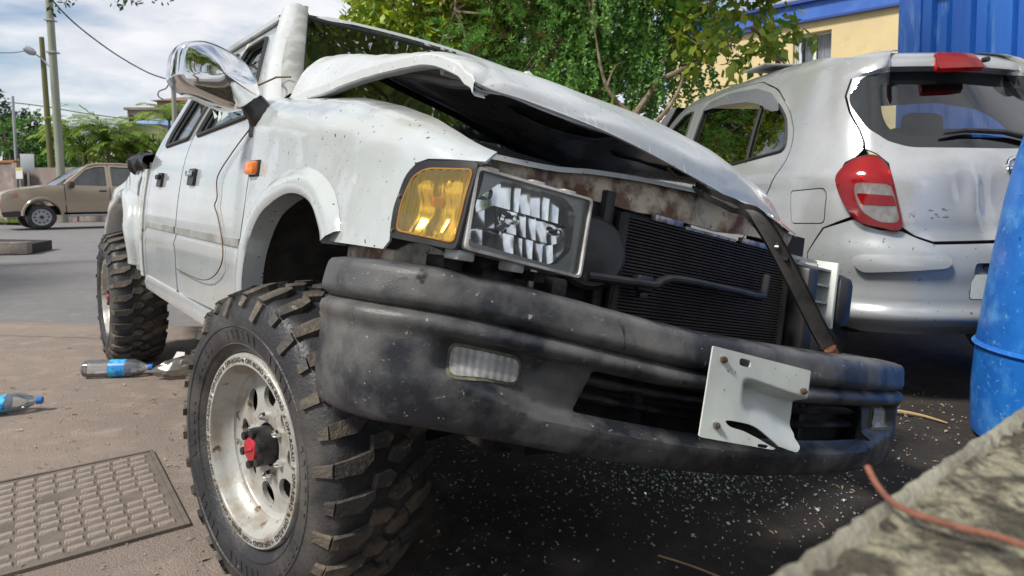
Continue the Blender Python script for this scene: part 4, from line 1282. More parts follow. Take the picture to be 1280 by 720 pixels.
scatter('leaf_litter', 1100, lambda r: ((lambda x, y: (x, y) if y < 5.0 else (None, None))(r.uniform(-4.5, -.1), r.triangular(1.2, 5.0, 2.2))), mk_bit, 'dry_leaf', 'small dry leaf bits lying on the worn yard asphalt', 'leaf litter', 5)
scatter('leaf_litter', 320, lambda r: (r.uniform(-.5, 2.2), r.uniform(1.3, 3.6)), mk_bit, 'dry_leaf', 'small dry leaf bits on dark ground before the bumper', 'leaf litter', 6)
def mk_peb(mb, r, x, y):
    s = r.uniform(.0025, .008)
    P = [(x + s * r.uniform(.6, 1) * math.cos(k * 2.1), y + s * r.uniform(.6, 1) * math.sin(k * 2.1), 0) for k in range(3)] + [(x, y, s * r.uniform(.5, 1))]
    mb.add(P, [(0, 1, 3), (1, 2, 3), (2, 0, 3)])
scatter('gravel', 4500, lambda r: (r.uniform(-4.2, 2.2), r.triangular(1.2, 5.0, 2.0)), mk_peb, 'pebble', 'fine loose gravel strewn over the yard', 'gravel', 8)

# single twigs and a green leaf
mat('twig_tan', (.42, .30, .15), .7)
tag(MB().tube(catmull([(1.73, 3.02, .008), (1.80, 3.03, .018), (1.90, 2.98, .014), (1.97, 2.90, .006)], 6), [.004, .005, .006, .007, .008, .008, .008, .008, .008, .007, .007, .006, .006, .005, .005, .004, .004, .003, .003], 6).build('twig', 'twig_tan'), 'curved tan twig on dark ground beside the blue barrel', 'twig')
tag(MB().tube(catmull([(.42, 1.82, .004), (.50, 1.76, .008), (.58, 1.70, .004)], 5), .003, 5).build('twig', 'twig_tan'), 'short brown twig on dark ground in front of the bumper', 'twig')
lf = MB().grid([[(-1.17 + .05 * k / 6 - .6 * q, 2.60 + .035 * k / 6 + q, .004 + .006 * math.sin(k / 6 * 3.1)) for q in (-.012 * math.sin(k / 6 * 3.14), 0, .012 * math.sin(k / 6 * 3.14))] for k in range(7)])
tag(lf.build('fallen_leaf', mat('leaf_lime', (.30, .42, .04), .5, translucent=.3)), 'small lime green leaf lying by the drain cover', 'leaf')

# ---- plastic bottles
lens_mat('bottle_pet', (.97, .99, 1.0), .05, 1.5, .22)
mat('label_blue', (.02, .20, .55), .35, base2=(.05, .45, .75), nscale=22, lo=.46, hi=.54)
mat('label_light', (.05, .42, .72), .35, base2=(.02, .14, .45), nscale=30, lo=.46, hi=.54)
mat('cap_blue', (.03, .16, .55), .4)
def bottle(loc, rz, label, dent=0.0, lab='label_blue', hasbag=False):
    b = empty('plastic_bottle', loc, label, 'bottle')
    b.scale = (1.18, 1.18, 1.18)
    b.rotation_euler = (0, 0, rz)
    Rm = Matrix.Rotation(R(90), 4, 'Y')
    prof = [(.0, 0.006), (.030, .0), (.040, .008), (.043, .03), (.041, .05), (.043, .07), (.041, .09), (.043, .11), (.0415, .125), (.0415, .20), (.043, .215), (.040, .235), (.030, .262), (.018, .285), (.0135, .292), (.0135, .305)]
    def xf(p):
        q = Rm @ p
        d = 1 - dent * .45 * math.exp(-((q.x - .15) / .07) ** 2)
        return Vector((q.x, q.y * (1 + (1 - d) * .6), .0405 + q.z * d + dent * .004 * fbm((q.x * 30, q.y * 30, q.z * 30), 1)))
    MB().lathe([(r, z) for r, z in prof], 24).build('bottle_body', 'bottle_pet', b, xf=xf)
    MB().lathe([(.0425, .125), (.0428, .16), (.0425, .20)], 24).build('paper_label', lab, b, xf=xf)
    MB().lathe([(.0, .318), (.0145, .318), (.0155, .315), (.0155, .298)], 16).build('cap', 'cap_blue', b, xf=xf)
bottle((-2.435, 3.66, 0), R(6), 'clear plastic water bottle with blue label lying against the rear tyre', .05)
bottle((-2.62, 2.98, 0), R(18), 'crushed plastic water bottle with bright blue label lying alone on the asphalt', .55, 'label_light')
# crumpled clear bag behind the bottle
rows = []
for i in range(16):
    t = i / 15
    rr = .055 * math.sin(math.pi * min(1, t * 1.1 + .06)) ** .7
    rows.append([(-2.02 + .34 * t, 3.62 + .10 * t + rr * math.cos(a) * (1 + .4 * fbm((i * .5, a, 1), 1)), max(.002, .045 + .03 * t + rr * math.sin(a) * (1 + .5 * fbm((i * .6, a, 4), 1)))) for a in [k * 2 * math.pi / 14 for k in range(15)]])
lens_mat('bag_clear', (.62, .60, .55), .15, 1.2)
tag(MB().grid(rows).build('plastic_bag', 'bag_clear', angle=20), 'crumpled clear plastic bag between the truck wheels', 'plastic bag')
mat('paper_scrap', (.6, .6, .58), .7)
tag(MB().add([(-2.0, 3.80, .07), (-1.93, 3.80, .09), (-1.95, 3.84, .10), (-1.99, 3.83, .105)], [(0, 1, 2, 3)]).build('paper_scrap', 'paper_scrap', fix=False), 'white paper scrap caught on the crumpled clear bag', 'paper')

# ---- traffic island kerb on the road
mat('kerb_stone', (.22, .195, .17), .85, base2=(.13, .115, .10), nscale=5, bump=.5, bscale=40, noise2=((.30, .27, .23), 9, .5, .66, 6))
isl = empty('traffic_island', (-8.5, 11.2, 0), 'low traffic island edged with weathered kerb stones on the road', 'traffic island')
kx = [(-11.4, 11.75), (-10.55, 11.55), (-9.7, 11.33), (-8.95, 11.15), (-8.35, 11.28)]
for (a, b) in zip(kx, kx[1:]):
    A, B = Vector((*a, 0)), Vector((*b, 0)); c = (A + B) / 2 - isl.location
    MB().box((c.x, c.y, .10 + rnd.uniform(-.01, .01)), ((B - A).length - .02, .17, .21), rot=math.atan2(B.y - A.y, B.x - A.x), bev=.018).build('kerb_stone', 'kerb_stone', isl)
MB().prism([(-11.4, 11.8), (-8.4, 11.36), (-8.7, 12.3), (-11.4, 12.9)], .0, .17, lambda x, y, z: (x - isl.location.x, y - isl.location.y, z)).build('island_fill', 'asphalt_dark', isl)

# ---- near concrete wall (out of focus) and the rusty wire on it
mat('wall_rough', (.070, .062, .042), .9, base2=(.25, .23, .16), nscale=34, ndetail=6, lo=.47, hi=.58, bump=.9, bscale=70, noise2=((.045, .038, .028), 44, .53, .62, 5))
mat('wall_edge', (.30, .285, .22), .85, base2=(.17, .155, .115), nscale=16, bump=.4, bscale=60)  # paler than the wall top: the edge highlight is put into this colour
wz = .85
e0, e1 = Vector((.1425, .327)), Vector((.4575, .575))
d_ = (e1 - e0).normalized(); n_ = Vector((d_.y, -d_.x))
nw = empty('low_wall', (.4, .4, 0), 'rough mossy concrete parapet with chipped edge painted pale as a highlight, close and blurred', 'wall')
def wl(a, b, z): q = e0 + d_ * a + n_ * b - Vector((.4, .4)); return Vector((q.x, q.y, z))
rows = []
for i in range(200):
    a = -.30 + 1.5 * i / 199
    rows.append([wl(a, b, wz + .005 * fbm((a * 30, b * 30, 0), 2.0, 4) - .004) for b in [.010 + .0085 * k for k in range(47)]])
MB().grid(rows).build('wall_top', 'wall_rough', nw)
rows = []
for i in range(260):
    a = -.30 + 1.5 * i / 259
    j = .0022 * fbm((a * 40, 0, 0), 2.2, 4); h = .002 * fbm((a * 40, 3, 0), 2.2, 4)
    rows.append([wl(a, .012, wz - .006), wl(a, .008 + j, wz + .001 + h), wl(a, .0045 + j, wz + .003 + h), wl(a, .001 + j, wz + .0 + h), wl(a, -.001 + j, wz - .012), wl(a, .0, wz - .03)])
MB().grid(rows).build('wall_edge', 'wall_edge', nw)
rows = [[wl(-.30 + 1.5 * i / 9, b, z) for b, z in ((.0, wz - .03), (.0, 0), (.40, 0), (.40, wz - .006))] for i in range(10)]
MB().grid(rows).build('wall_face', 'wall_rough', nw)
mat('rust_red', (.27, .105, .065), .8, base2=(.15, .06, .04), nscale=60, bump=.3, bscale=200)
wp = [(0.2243, 0.4032, 0.868), (0.2239, 0.3914, 0.862), (0.2249, 0.3768, 0.858), (0.2331, 0.3634, 0.8565), (0.2468, 0.35, 0.8565), (0.2613, 0.3399, 0.8565), (0.2713, 0.3259, 0.8565)]
tag(MB().tube(catmull(wp, 6), .0019, 8).build('rusty_wire', 'rust_red'), 'bent rusty wire stretched over the rough parapet', 'wire')

# ---- blue barrel
mat('barrel_blue', (.008, .115, .44), .42, base2=(.015, .16, .55), nscale=6, lo=.4, hi=.62, bump=.05, bscale=20,
    spots=[((.14, .33, .62), 36, .60, .10, 7), ((.01, .05, .20), 24, .64, .06, 6)], noise2=((.07, .27, .62), 7, .50, .68, 12), scrape=[((.20, .38, .62), 0, (40, 40, 1.5), 1.0, .66, .05)])
bar = empty('plastic_barrel', (2.37, 2.62, 0), 'tall scuffed blue plastic barrel beside the dented silver hatchback', 'barrel')
MB().lathe([(.0, .0), (.38, .0), (.405, .02), (.41, .06), (.41, .22), (.398, .40), (.375, .60), (.345, .82), (.315, 1.02), (.285, 1.18), (.25, 1.32), (.20, 1.44), (.14, 1.50), (.0, 1.52)], 72).build('barrel_shell', 'barrel_blue', bar)
MB().lathe([(.398, .385), (.412, .40), (.398, .415)], 72).build('hoop', 'barrel_blue', bar)
MB().lathe([(.09, 1.51), (.09, 1.55), (.08, 1.56), (.0, 1.56)], 32).build('lid', 'black_plastic', bar)

# ---- blue shipping container
mat('container_blue', (.010, .095, .42), .4, base2=(.02, .14, .52), nscale=3, bump=.06, bscale=30, stretch=(1, 1, .15),
    noise2=((.09, .24, .55), 14, .55, .72, 6), spots=[((.22, .16, .10), 60, .70, .05, 3)])
cont = empty('shipping_container', (3.42, 5.85, 0), 'blue corrugated steel container standing behind the silver hatchback', 'container')
cdx = Vector((.80, -.60, 0)); cdy = Vector((.60, .80, 0))
def cp(a, b, z): q = cdx * a + cdy * b; return Vector((q.x, q.y, z))
prof = []
a = .17
while a < 5.6:
    for da, dp in ((0, 0), (.072, 0), (.112, .05), (.182, .05), (.222, 0)):
        prof.append((a + da, dp))
    a += .278
MB().grid([[cp(a, b, .17), cp(a, b, 2.78)] for a, b in prof]).build('corrugated_panel', 'container_blue', cont, smooth=False)
for a in (0.085, 5.75):
    MB().box(cp(a, .045, 1.45), (.17, .17, 2.9), rot=math.atan2(cdx.y, cdx.x), bev=.015).build('corner_post', 'container_blue', cont)
MB().box(cp(2.92, .05, .085), (5.5, .16, .17), rot=math.atan2(cdx.y, cdx.x), bev=.01).build('bottom_rail', 'container_blue', cont)
MB().box(cp(2.92, .05, 2.85), (5.5, .16, .14), rot=math.atan2(cdx.y, cdx.x), bev=.01).build('top_rail', 'container_blue', cont)
MB().grid([[cp(-.0, b, .17), cp(.0, b, 2.8)] for b in [.1 + 2.3 * i / 20 for i in range(21)]]).build('end_panel', 'container_blue', cont, smooth=False)
MB().grid([[cp(a, .06, 2.91), cp(a, 2.4, 2.91)] for a in (0, 5.8)]).build('container_roof', 'container_blue', cont, smooth=False)
hk = MB().tube([cp(.93, .03, 1.62), cp(.93, -.03, 1.62), cp(.93, -.035, 1.50)], .010, 6)
hk.build('lashing_hook', 'black_metal', cont)
# ================================================================ dented silver hatchback
mat('silver_paint', (.43, .44, .445), .22, metal=.30, base2=(.36, .37, .365), nscale=2.5, coat=.8, bump=.015, bscale=5,
    spots=[((.20, .17, .14), 60, .72, .03, 2)], noise2=((.40, .39, .37), 3.5, .58, .75, 7))
mat('silver_plastic', (.38, .40, .405), .28, metal=.25, base2=(.34, .355, .355), nscale=4, coat=.5, spots=[((.06, .055, .05), 48, .70, .02, 2)])
mat('visor_smoke', (.16, .16, .19), .15, coat=.8)
glass('hatch_glass', (.55, .59, .60), 1.9, ior=1.5)
glass('hatch_side_glass', (.28, .32, .32), 3.2, ior=1.5, bump=.03, bscale=3)
YH = R(8)
HF = Vector((-math.sin(YH), math.cos(YH), 0)); HL = Vector((-math.cos(YH), -math.sin(YH), 0))
HC = Vector((2.40, 3.03, 0))
hatch = empty('hatchback_car', HC, 'silver hatchback with dented tailgate and red tail lamp behind the wreck', 'car')
_half = [(3.75, .60), (3.45, .77), (3.0, .83), (2.4, .85), (1.6, .855), (.9, .85), (.5, .815), (.25, .72), (.10, .56), (.03, .30), (0, 0)]
_pl = catmull([(x, y, 0) for x, y in _half + [(x, -y) for x, y in _half[-2::-1]]], 16)
_LL = [0.0]
for a, b in zip(_pl, _pl[1:]): _LL.append(_LL[-1] + (b - a).length)
AM = _LL[10 * 16]; AE = _LL[-1]
def cpl(a):
    a = max(0, min(AE - 1e-6, a)); lo, hi = 0, len(_LL) - 1
    while hi - lo > 1:
        m_ = (lo + hi) // 2
        if _LL[m_] <= a: lo = m_
        else: hi = m_
    return _pl[lo].lerp(_pl[hi], (a - _LL[lo]) / (_LL[hi] - _LL[lo]))
AM = 4.3667
for i in range(len(_LL)):
    if abs(_pl[i].y) < 1e-6 and _pl[i].x < .1: AM = _LL[i]
TS_ = [(.30, .10), (.45, .03), (.65, 0), (.95, .005), (1.10, .03), (1.25, .07), (1.45, .135), (1.65, .215), (1.75, .27), (1.82, .34), (1.88, .46)]
TR_ = [(.30, .14), (.40, .07), (.50, .01), (.62, -.01), (.76, .0), (.84, .04), (.92, .06), (1.10, .09), (1.25, .16), (1.45, .29), (1.65, .43), (1.75, .50), (1.88, .64)]
def carp(a, z, off=0.0):
    p = cpl(a); t = (cpl(a + .03) - cpl(a - .03)).normalized(); n = Vector((t.y, -t.x, 0))
    o = abs(n.y) ** 1.5 * sinterp(TS_, z) + abs(n.x) ** 1.5 * sinterp(TR_, z) * (1 if n.x < 0 else .3)
    # haunch over the tail lamp and the dent in the tailgate
    o -= .012 * math.exp(-((z - 1.13) / .05) ** 2) * abs(n.y)
    if z < 1.22:
        o += .05 * math.exp(-((a - 4.27) / .10) ** 2 - ((z - 1.02) / .16) ** 2)
        o += .02 * math.exp(-((a - 4.10) / .05) ** 2 - ((z - 1.05) / .09) ** 2) - .010 * math.exp(-((a - 4.17) / .03) ** 2 - ((z - 1.06) / .12) ** 2)
    return p - n * (o - off) + Vector((0, 0, z))
def hx(p): return HC + HF * p[0] + HL * p[1] + Vector((0, 0, p[2]))
def hb(mb, name, m, parent=None, **k): return mb.build(name, m, parent or hatch, xf=hx, origin=HC, **k)
def cs(outl, name, m, parent=None, holes=(), s=.04, thick=.012, off=0.0, angle=50, disp=None):
    return hb(sheet(outl, lambda a, z: carp(a, z, off + (disp(a, z) if disp else 0)), holes, s=s, thick=thick), name, m, parent, fix=False, angle=angle)
ax_ = lambda x: 3.80 - x if x > 1 else sinterp([(.25, 3.575), (.38, 3.43), (.5, 3.305), (.63, 3.173), (.85, 2.95), (1.0, 2.80)], x)
# outlines in (arc, height)
tail = smooth_poly([(3.606, 1.229), (3.530, 1.20), (3.488, 1.13), (3.508, 1.05), (3.558, .965), (3.610, .908), (3.695, .883), (3.792, .879), (3.768, 1.032), (3.732, 1.160), (3.68, 1.216)], 5)
fuel = round_poly([(3.178, 1.058), (3.405, 1.073), (3.428, 1.04), (3.43, .90), (3.415, .888), (3.214, .880)], .02)
rdoor = [(1.62, .62), (1.60, 1.30), (1.52, 1.76), (1.85, 1.80), (2.40, 1.775), (2.70, 1.68), (2.93, 1.53), (3.06, 1.39), (3.085, 1.27), (3.03, 1.16), (2.95, 1.03), (2.86, .86), (2.62, .70), (2.55, .62)]
rdoor_s = round_poly(rdoor, .06)
rwin = round_poly([(1.70, 1.245), (1.66, 1.69), (1.95, 1.705), (2.50, 1.655), (2.80, 1.575), (2.94, 1.475), (3.01, 1.36), (3.025, 1.285), (2.47, 1.232)], .05)
fdoor = round_poly([(.62, .62), (.58, 1.22), (.90, 1.52), (1.28, 1.76), (1.505, 1.76), (1.585, 1.30), (1.605, .62)], .04)
fwin = round_poly([(.72, 1.25), (1.02, 1.54), (1.28, 1.69), (1.44, 1.70), (1.54, 1.25)], .04)
glass_o = round_poly([(3.385, 1.60), (3.40, 1.52), (3.46, 1.462), (3.574, 1.365), (3.726, 1.300), (3.896, 1.268), (AM, 1.262), (2 * AM - 3.896, 1.268), (2 * AM - 3.60, 1.35), (2 * AM - 3.46, 1.462), (2 * AM - 3.385, 1.60), (2 * AM - 3.45, 1.655), (2 * AM - 3.79, 1.685), (AM, 1.69), (3.79, 1.685), (3.45, 1.655)], .04)
glass_i = round_poly([(3.62, 1.60), (3.60, 1.52), (3.66, 1.42), (3.74, 1.36), (3.90, 1.325), (AM, 1.318), (2 * AM - 3.9, 1.325), (2 * AM - 3.70, 1.38), (2 * AM - 3.60, 1.52), (2 * AM - 3.64, 1.60), (AM, 1.615)], .05)
tg = [(3.37, 1.645), (3.375, 1.55), (3.44, 1.46), (3.535, 1.36), (3.575, 1.30), (3.585, 1.265), (3.66, 1.238), (3.735, 1.19), (3.77, 1.04), (3.80, .885), (3.86, .845), (3.94, .818), (AM, .828)]
tg = tg + [(2 * AM - a, z) for a, z in tg[-2::-1]] + [(2 * AM - 3.7, 1.71), (AM, 1.72), (3.7, 1.71)]
# quarter panel / roof frame (left) with holes for doors and flap
wa = [(2.72, .40), (2.70, .62), (2.80, .76), (2.95, .83), (3.10, .83), (3.25, .76), (3.32, .62), (3.33, .40)]
wa = [(p.x, p.y) for p in catmull([(a, b, 0) for a, b in wa], 4)]
quarter = [(.10, .45), (.10, 1.10), (.52, 1.235), (.86, 1.56), (1.22, 1.82), (1.6, 1.87), (2.3, 1.87), (2.9, 1.83), (3.2, 1.78), (3.31, 1.72), (3.355, 1.645), (3.36, 1.55), (3.425, 1.46), (3.52, 1.36), (3.56, 1.30), (3.57, 1.262), (3.54, 1.225)]
quarter += [(3.49, 1.20), (3.47, 1.13), (3.49, 1.05), (3.54, .96), (3.56, .93), (3.42, .87), (3.34, .74)] + wa[::-1][2:] + [(2.6, .42)]
cs(quarter, 'body_side', 'silver_paint', holes=[round_poly([(q[0] + (.008 if q[0] > 2.2 else -.008), q[1] + (.006 if q[1] > 1.2 else -.006)) for q in rdoor], .06), [(a - .006 if a < 1 else a, z) for a, z in fdoor], fuel], s=.04)
fl_in = [(3.30 + (a - 3.30) * .955, .975 + (z - .975) * .94) for a, z in fuel]
cs(fl_in, 'fuel_flap', 'silver_paint', s=.04)
cs([(a, z) for a, z in fuel], 'flap_recess', 'rubber', s=.06, off=-.014, thick=0)
rd = cs(rdoor_s, 'rear_door', 'silver_paint', holes=[rwin], s=.04)
cs(rwin, 'window_glass', 'hatch_side_glass', rd, s=.10, thick=0, off=-.010)
hb(MB().tube([carp(a, z, .001) for a, z in densify(rwin, .05)], .010, 6, closed=True), 'window_seal', 'rubber', rd)
hb(MB().tube([carp(2.577 + (2.634 - 2.577) * k / 5, 1.645 + (1.235 - 1.645) * k / 5, -.002) for k in range(6)], .012, 6), 'window_divider', 'rubber', rd)
vis = [(1.66, 1.675), (1.70, 1.745), (2.0, 1.765), (2.4, 1.735), (2.66, 1.665), (2.82, 1.58), (2.86, 1.53), (2.78, 1.535), (2.60, 1.60), (2.40, 1.645), (2.0, 1.675)]
cs(round_poly(vis, .02), 'wind_deflector', 'visor_smoke', rd, s=.03, off=.024, thick=.004, disp=lambda a, z: -.02 * sst(1.66, 1.76, z + .18 * max(0, a - 2.2) ** 1.3))
fd = cs(fdoor, 'front_door', 'silver_paint', holes=[fwin], s=.05)
cs(fwin, 'window_glass', 'hatch_side_glass', fd, s=.12, thick=0, off=-.010)
hb(MB().tube([carp(a, z, .001) for a, z in densify(fwin, .05)], .010, 6, closed=True), 'window_seal', 'rubber', fd)
# right-hand side, plain panel with window openings (seen through the glass)
mir = lambda P: [(AE - a, z) for a, z in P][::-1]
cs(mir(quarter), 'body_side', 'silver_paint', holes=[mir(rwin), mir(fwin)], s=.08)
# tailgate, glass, black border
gate = cs(tg, 'tailgate', 'silver_paint', holes=[glass_o], s=.026, disp=lambda a, z: .010 * sst(1.26, 1.20, z) * sst(.86, .93, z))
cs(glass_o, 'glass_border', 'rubber', gate, holes=[glass_i], s=.05, thick=0, off=-.006)
cs(glass_o, 'rear_window', 'hatch_glass', gate, s=.08, thick=0, off=-.002)
# wiper
wp_ = [(AM - .30, 1.335), (AM - .18, 1.352), (AM + .05, 1.345), (AM + .30, 1.30), (AM + .36, 1.285)]
hb(MB().tube([carp(a, z, .03) for a, z in wp_], [.007, .012, .014, .016, .022], 8), 'rear_wiper', 'black_plastic', gate)
# interior: seat backs and head restraint seen through the rear window
for y in (.40, -.36):
    hs = hb(MB().box((1.05, y, 1.15), (.14, .55, .60), bev=.05), 'rear_seat', 'seat_cloth')
    hb(MB().box((1.10, y, 1.47), (.10, .27, .17), bev=.05), 'headrest', 'seat_cloth', hs)
hb(MB().box((1.9, 0, .75), (2.6, 1.4, .06)).box((2.9, 0, 1.05), (.5, 1.4, .25), bev=.05), 'cabin_floor', 'dark_void')
hb(MB().tube([(2.25, .38, 1.62), (2.25, .38, 1.30)], .10, 8), 'headrest', 'seat_cloth')
# spoiler and roof
rows = []
for i in range(41):
    a = 3.30 + (2 * AM - 6.60) * i / 40
    e = sst(0, 9, min(i, 40 - i))
    rows.append([carp(a, 1.64 + .045 * e, .0), carp(a, 1.655 + .045 * e, .003 + .075 * e), carp(a, 1.69 + .05 * e, .004 + .096 * e), carp(a, 1.735 + .05 * e, .003 + .068 * e), carp(a, 1.775 + .03 * e, .0), carp(a, 1.80 + .02 * e, -.08)])
spo = hb(MB().grid(rows), 'roof_spoiler', 'silver_paint', angle=50)
b3 = round_poly([(AM - .235, 1.678), (AM + .10, 1.690), (AM + .085, 1.770), (AM - .195, 1.775)], .015)
cs(b3, 'brake_lamp', 'red_lens', spo, s=.02, off=.122, thick=.03)
cs(b3, 'lamp_back', mat('red_dark', (.35, .01, .012), .3), spo, s=.05, off=.10, thick=.02)
hb(MB().tube([carp(AM + .14, 1.735, .11), carp(AM + .14, 1.735, .14)], .014, 8), 'washer_jet', 'black_plastic', spo)
rows = []
qt = [(1.22, 1.82), (1.6, 1.87), (2.3, 1.87), (2.9, 1.83), (3.2, 1.78), (3.31, 1.72)]
for i in range(22):
    a = 1.22 + 2.09 * i / 21
    p = carp(a, interp(qt, a))
    rows.append([Vector((p.x, p.y * u, p.z - .002 + .025 * (1 - u * u))) for u in [-1 + k / 6 for k in range(13)]])
roof = hb(MB().grid(rows), 'roof_panel', 'silver_paint')
hb(MB().grid([[(2.72 + .55 * k / 4, .66 * u * (1 + .1 * k), 1.78 - .56 * k / 4) for u in (-1, -.5, 0, .5, 1)] for k in range(5)]), 'windscreen', 'hatch_glass')
hb(MB().grid([[(3.2 + .55 * k / 4, .78 * u * (1 - .03 * k), 1.24 - .10 * k / 4 - .05 * (k / 4) ** 3) for u in (-1, -.5, 0, .5, 1)] for k in range(5)]), 'bonnet', 'silver_paint')
hb(MB().box((1.62, .36, 1.91), (.30, .30, .012), bev=.004), 'roof_vent', 'grey_plastic', roof)
# tail lamps
for mirq in (0, 1):
    F_ = (lambda P: [(2 * AM - a, z) for a, z in P][::-1]) if mirq else (lambda P: P)
    cen = (3.63, 1.05)
    lens_in = round_poly([(3.575, 1.100), (3.742, 1.090), (3.768, 1.0), (3.783, .905), (3.70, .905), (3.62, .955), (3.585, 1.03)], .03)
    bar = round_poly([(3.592, 1.045), (3.754, 1.032), (3.766, .985), (3.62, .990)], .01)
    tl = cs(F_(tail), 'tail_lamp', 'red_lens', holes=[F_(lens_in)], s=.02, off=.030, thick=.02, disp=lambda a, z: .012 * math.cos((z - 1.05) * 6))
    cs(F_(tail), 'lamp_back', 'red_dark', tl, s=.03, off=.006, thick=.01)
    cs(F_(lens_in), 'clear_lens', 'clear_lens', tl, holes=[F_(bar)], s=.008, off=.036, thick=0, disp=lambda a, z: .0018 * abs(math.sin(z * 220)) + .0018 * abs(math.sin(a * 160)))
    cs(F_(lens_in), 'lamp_reflector', 'alloy', tl, s=.014, off=.012, thick=0, disp=lambda a, z: .006 * math.sin(a * 70) * math.sin(z * 60), angle=20)
    cs(F_(bar), 'red_bar', 'red_lens', tl, s=.02, off=.042, thick=.006)
    hb(MB().tube([carp(a, z, .012) for a, z in densify(F_(tail), .03)], .005, 6, closed=True), 'lamp_seam', 'rubber', tl)
# rear bumper
bs = [(3.345, .735), (3.43, .865), (3.575, .915), (3.63, .885), (3.70, .866), (3.80, .862), (3.87, .83), (3.945, .803), (AM, .812)]
bs = bs + [(2 * AM - a, z) for a, z in bs[-2::-1]] + [(2 * AM - 3.36, .40), (2 * AM - 3.6, .36), (AM, .37), (3.6, .36), (3.37, .40)]
pr = round_poly([(AM - .27, .545), (AM + .27, .545), (AM + .25, .72), (AM - .25, .72)], .02)
def bdisp(a, z):
    d = .05 * sst(.52, .46, z) * sst(.36, .44, z)        # lower roll
    d -= .014 * math.exp(-((z - .60) / .06) ** 2)
    return d
rb = cs(bs, 'rear_bumper', 'silver_plastic', holes=[pr], s=.024, disp=bdisp)
cs(pr, 'plate_recess', 'silver_plastic', rb, s=.05, off=-.03, thick=.01)
cs(round_poly([(AM - .26, .55), (AM + .26, .55), (AM + .26, .665), (AM - .26, .665)], .01), 'number_plate', 'plate_white', rb, s=.06, off=-.010, thick=.004)
cs(round_poly([(AM - .20, .69), (AM + .20, .69), (AM + .20, .715), (AM - .20, .715)], .01), 'plate_lamp', 'black_plastic', rb, s=.05, off=-.012, thick=.01)
for q in (0, 1):
    st_ = [(3.590, .735), (3.636, .752), (3.985, .757), (4.0, .724), (3.975, .698), (3.639, .664), (3.605, .690)]
    if q: st_ = [(2 * AM - a, z) for a, z in st_][::-1]
    mid = (sum(p[0] for p in st_) / 7, sum(p[1] for p in st_) / 7)
    cs(round_poly(st_, .02), 'bumper_pad', 'silver_plastic', rb, s=.015, off=.020, thick=.02, disp=lambda a, z: .008 * math.cos((z - .71) * 30))
# worn lettering on the gate
vs, fs = text_mesh('N', .042)
mbt = MB().add([carp(3.845 + v.x, .945 + v.y, .0135) for v in vs], fs)
for (a0, z0, la, lz) in ((3.925, .965, .022, .005), (3.955, .945, .014, .005), (3.965, .935, .012, .005), (3.99, .968, .026, .006), (3.99, .934, .028, .006), (3.935, .928, .010, .004)):
    mbt.add([carp(a0, z0, .0135), carp(a0 + la, z0 - .002, .0135), carp(a0 + la, z0 + lz, .0135), carp(a0, z0 + lz, .0135)], [(0, 1, 2, 3)])
hb(mbt, 'badge_residue', mat('badge_mark', (.12, .12, .12), .5, base2=(.40, .41, .41), nscale=30), gate, fix=False, smooth=False)
emb = hb(MB().tube([carp(AM + .07 * math.cos(t) + .06, 1.165 + .055 * math.sin(t), .02) for t in [k * math.pi / 12 for k in range(24)]], .008, 8, closed=True), 'emblem', 'chrome', gate)
hb(MB().tube([carp(AM - .01, 1.165, .022), carp(AM + .13, 1.165, .022)], .010, 6), 'emblem_bar', 'chrome', emb)
# wheels, underbody
def car_wheel(parent, xf, org, x, y, r, wd, sgn, nm='wheel', dark='tyre_rubber', rimm='alloy'):
    Mx = Matrix.Translation((x, y, r)) @ Matrix.Rotation(R(-90 * sgn), 4, 'X')
    wh = MB().lathe([(.0, .01), (r * .25, .012), (r * .45, -.01), (r * .62, -.005), (r * .66, .006), (r * .64, -.10)], 28, Mx).build(nm, rimm, parent, xf=xf, origin=org)
    MB().lathe([(r * .64, -.01), (r * .72, .018), (r * .88, .018), (r * .97, -.004), (r, -.03), (r, -wd + .03), (r * .95, -wd), (r * .64, -wd)], 40, Mx).build('tyre', dark, wh, xf=xf, origin=org)
    return wh, Mx
for x in (.72, 3.15):
    for s_ in (1, -1): car_wheel(hatch, hx, HC, x, .80 * s_, .33, .19, s_)
hb(MB().box((1.95, 0, .45), (3.3, 1.35, .22), bev=.04), 'underbody', 'dark_void')
hb(MB().grid([[carp(a, z, -.05) for z in (.40, .55, .70, .85)] for a in [2.68 + .07 * i for i in range(11)]]), 'wheel_arch_liner', 'dark_void')
# ================================================================ background
def W(px, py, Y):        # point seen at photo pixel (px, py) at distance Y in front of the camera
    k = Y / 815.0
    return Vector(((px - 640) * k, Y, 1.04 + (243 - py) * k))

# ---- cream house with blue eaves band
mat('house_cream', (.66, .53, .28), .85, base2=(.60, .48, .26), nscale=.8, bump=.1, bscale=60, noise2=((.50, .40, .22), 2.2, .58, .8, 6))
mat('eave_blue', (.035, .115, .42), .5, base2=(.05, .15, .48), nscale=2)
mat('eave_dark', (.02, .06, .24), .5)
mat('white_frame', (.72, .72, .70), .4)
mat('curtain', (.42, .44, .50), .8, base2=(.60, .62, .66), nscale=5, stretch=(8, 8, .6), translucent=.3)
mat('room_dark', (.02, .02, .025), .9)
mat('roof_grey', (.30, .29, .28), .8)
hd = Vector((-.715, .699, 0)); hn = Vector((-.699, -.715, 0)); h0 = Vector((9.8, 20.0, 0))
house = empty('house', h0, 'cream two-storey house with blue eaves band and curtained window behind trees', 'house')
def hp(t, o, z): q = hd * t + hn * o; return Vector((q.x, q.y, z))
wt0, wt1, wz0, wz1 = .06, 1.20, 4.98, 6.0
MB().prism([(-9, 0), (6.2, 0), (6.2, 6.32), (-9, 6.32)], 0, 0, lambda a, b, c: hp(a, c, b))
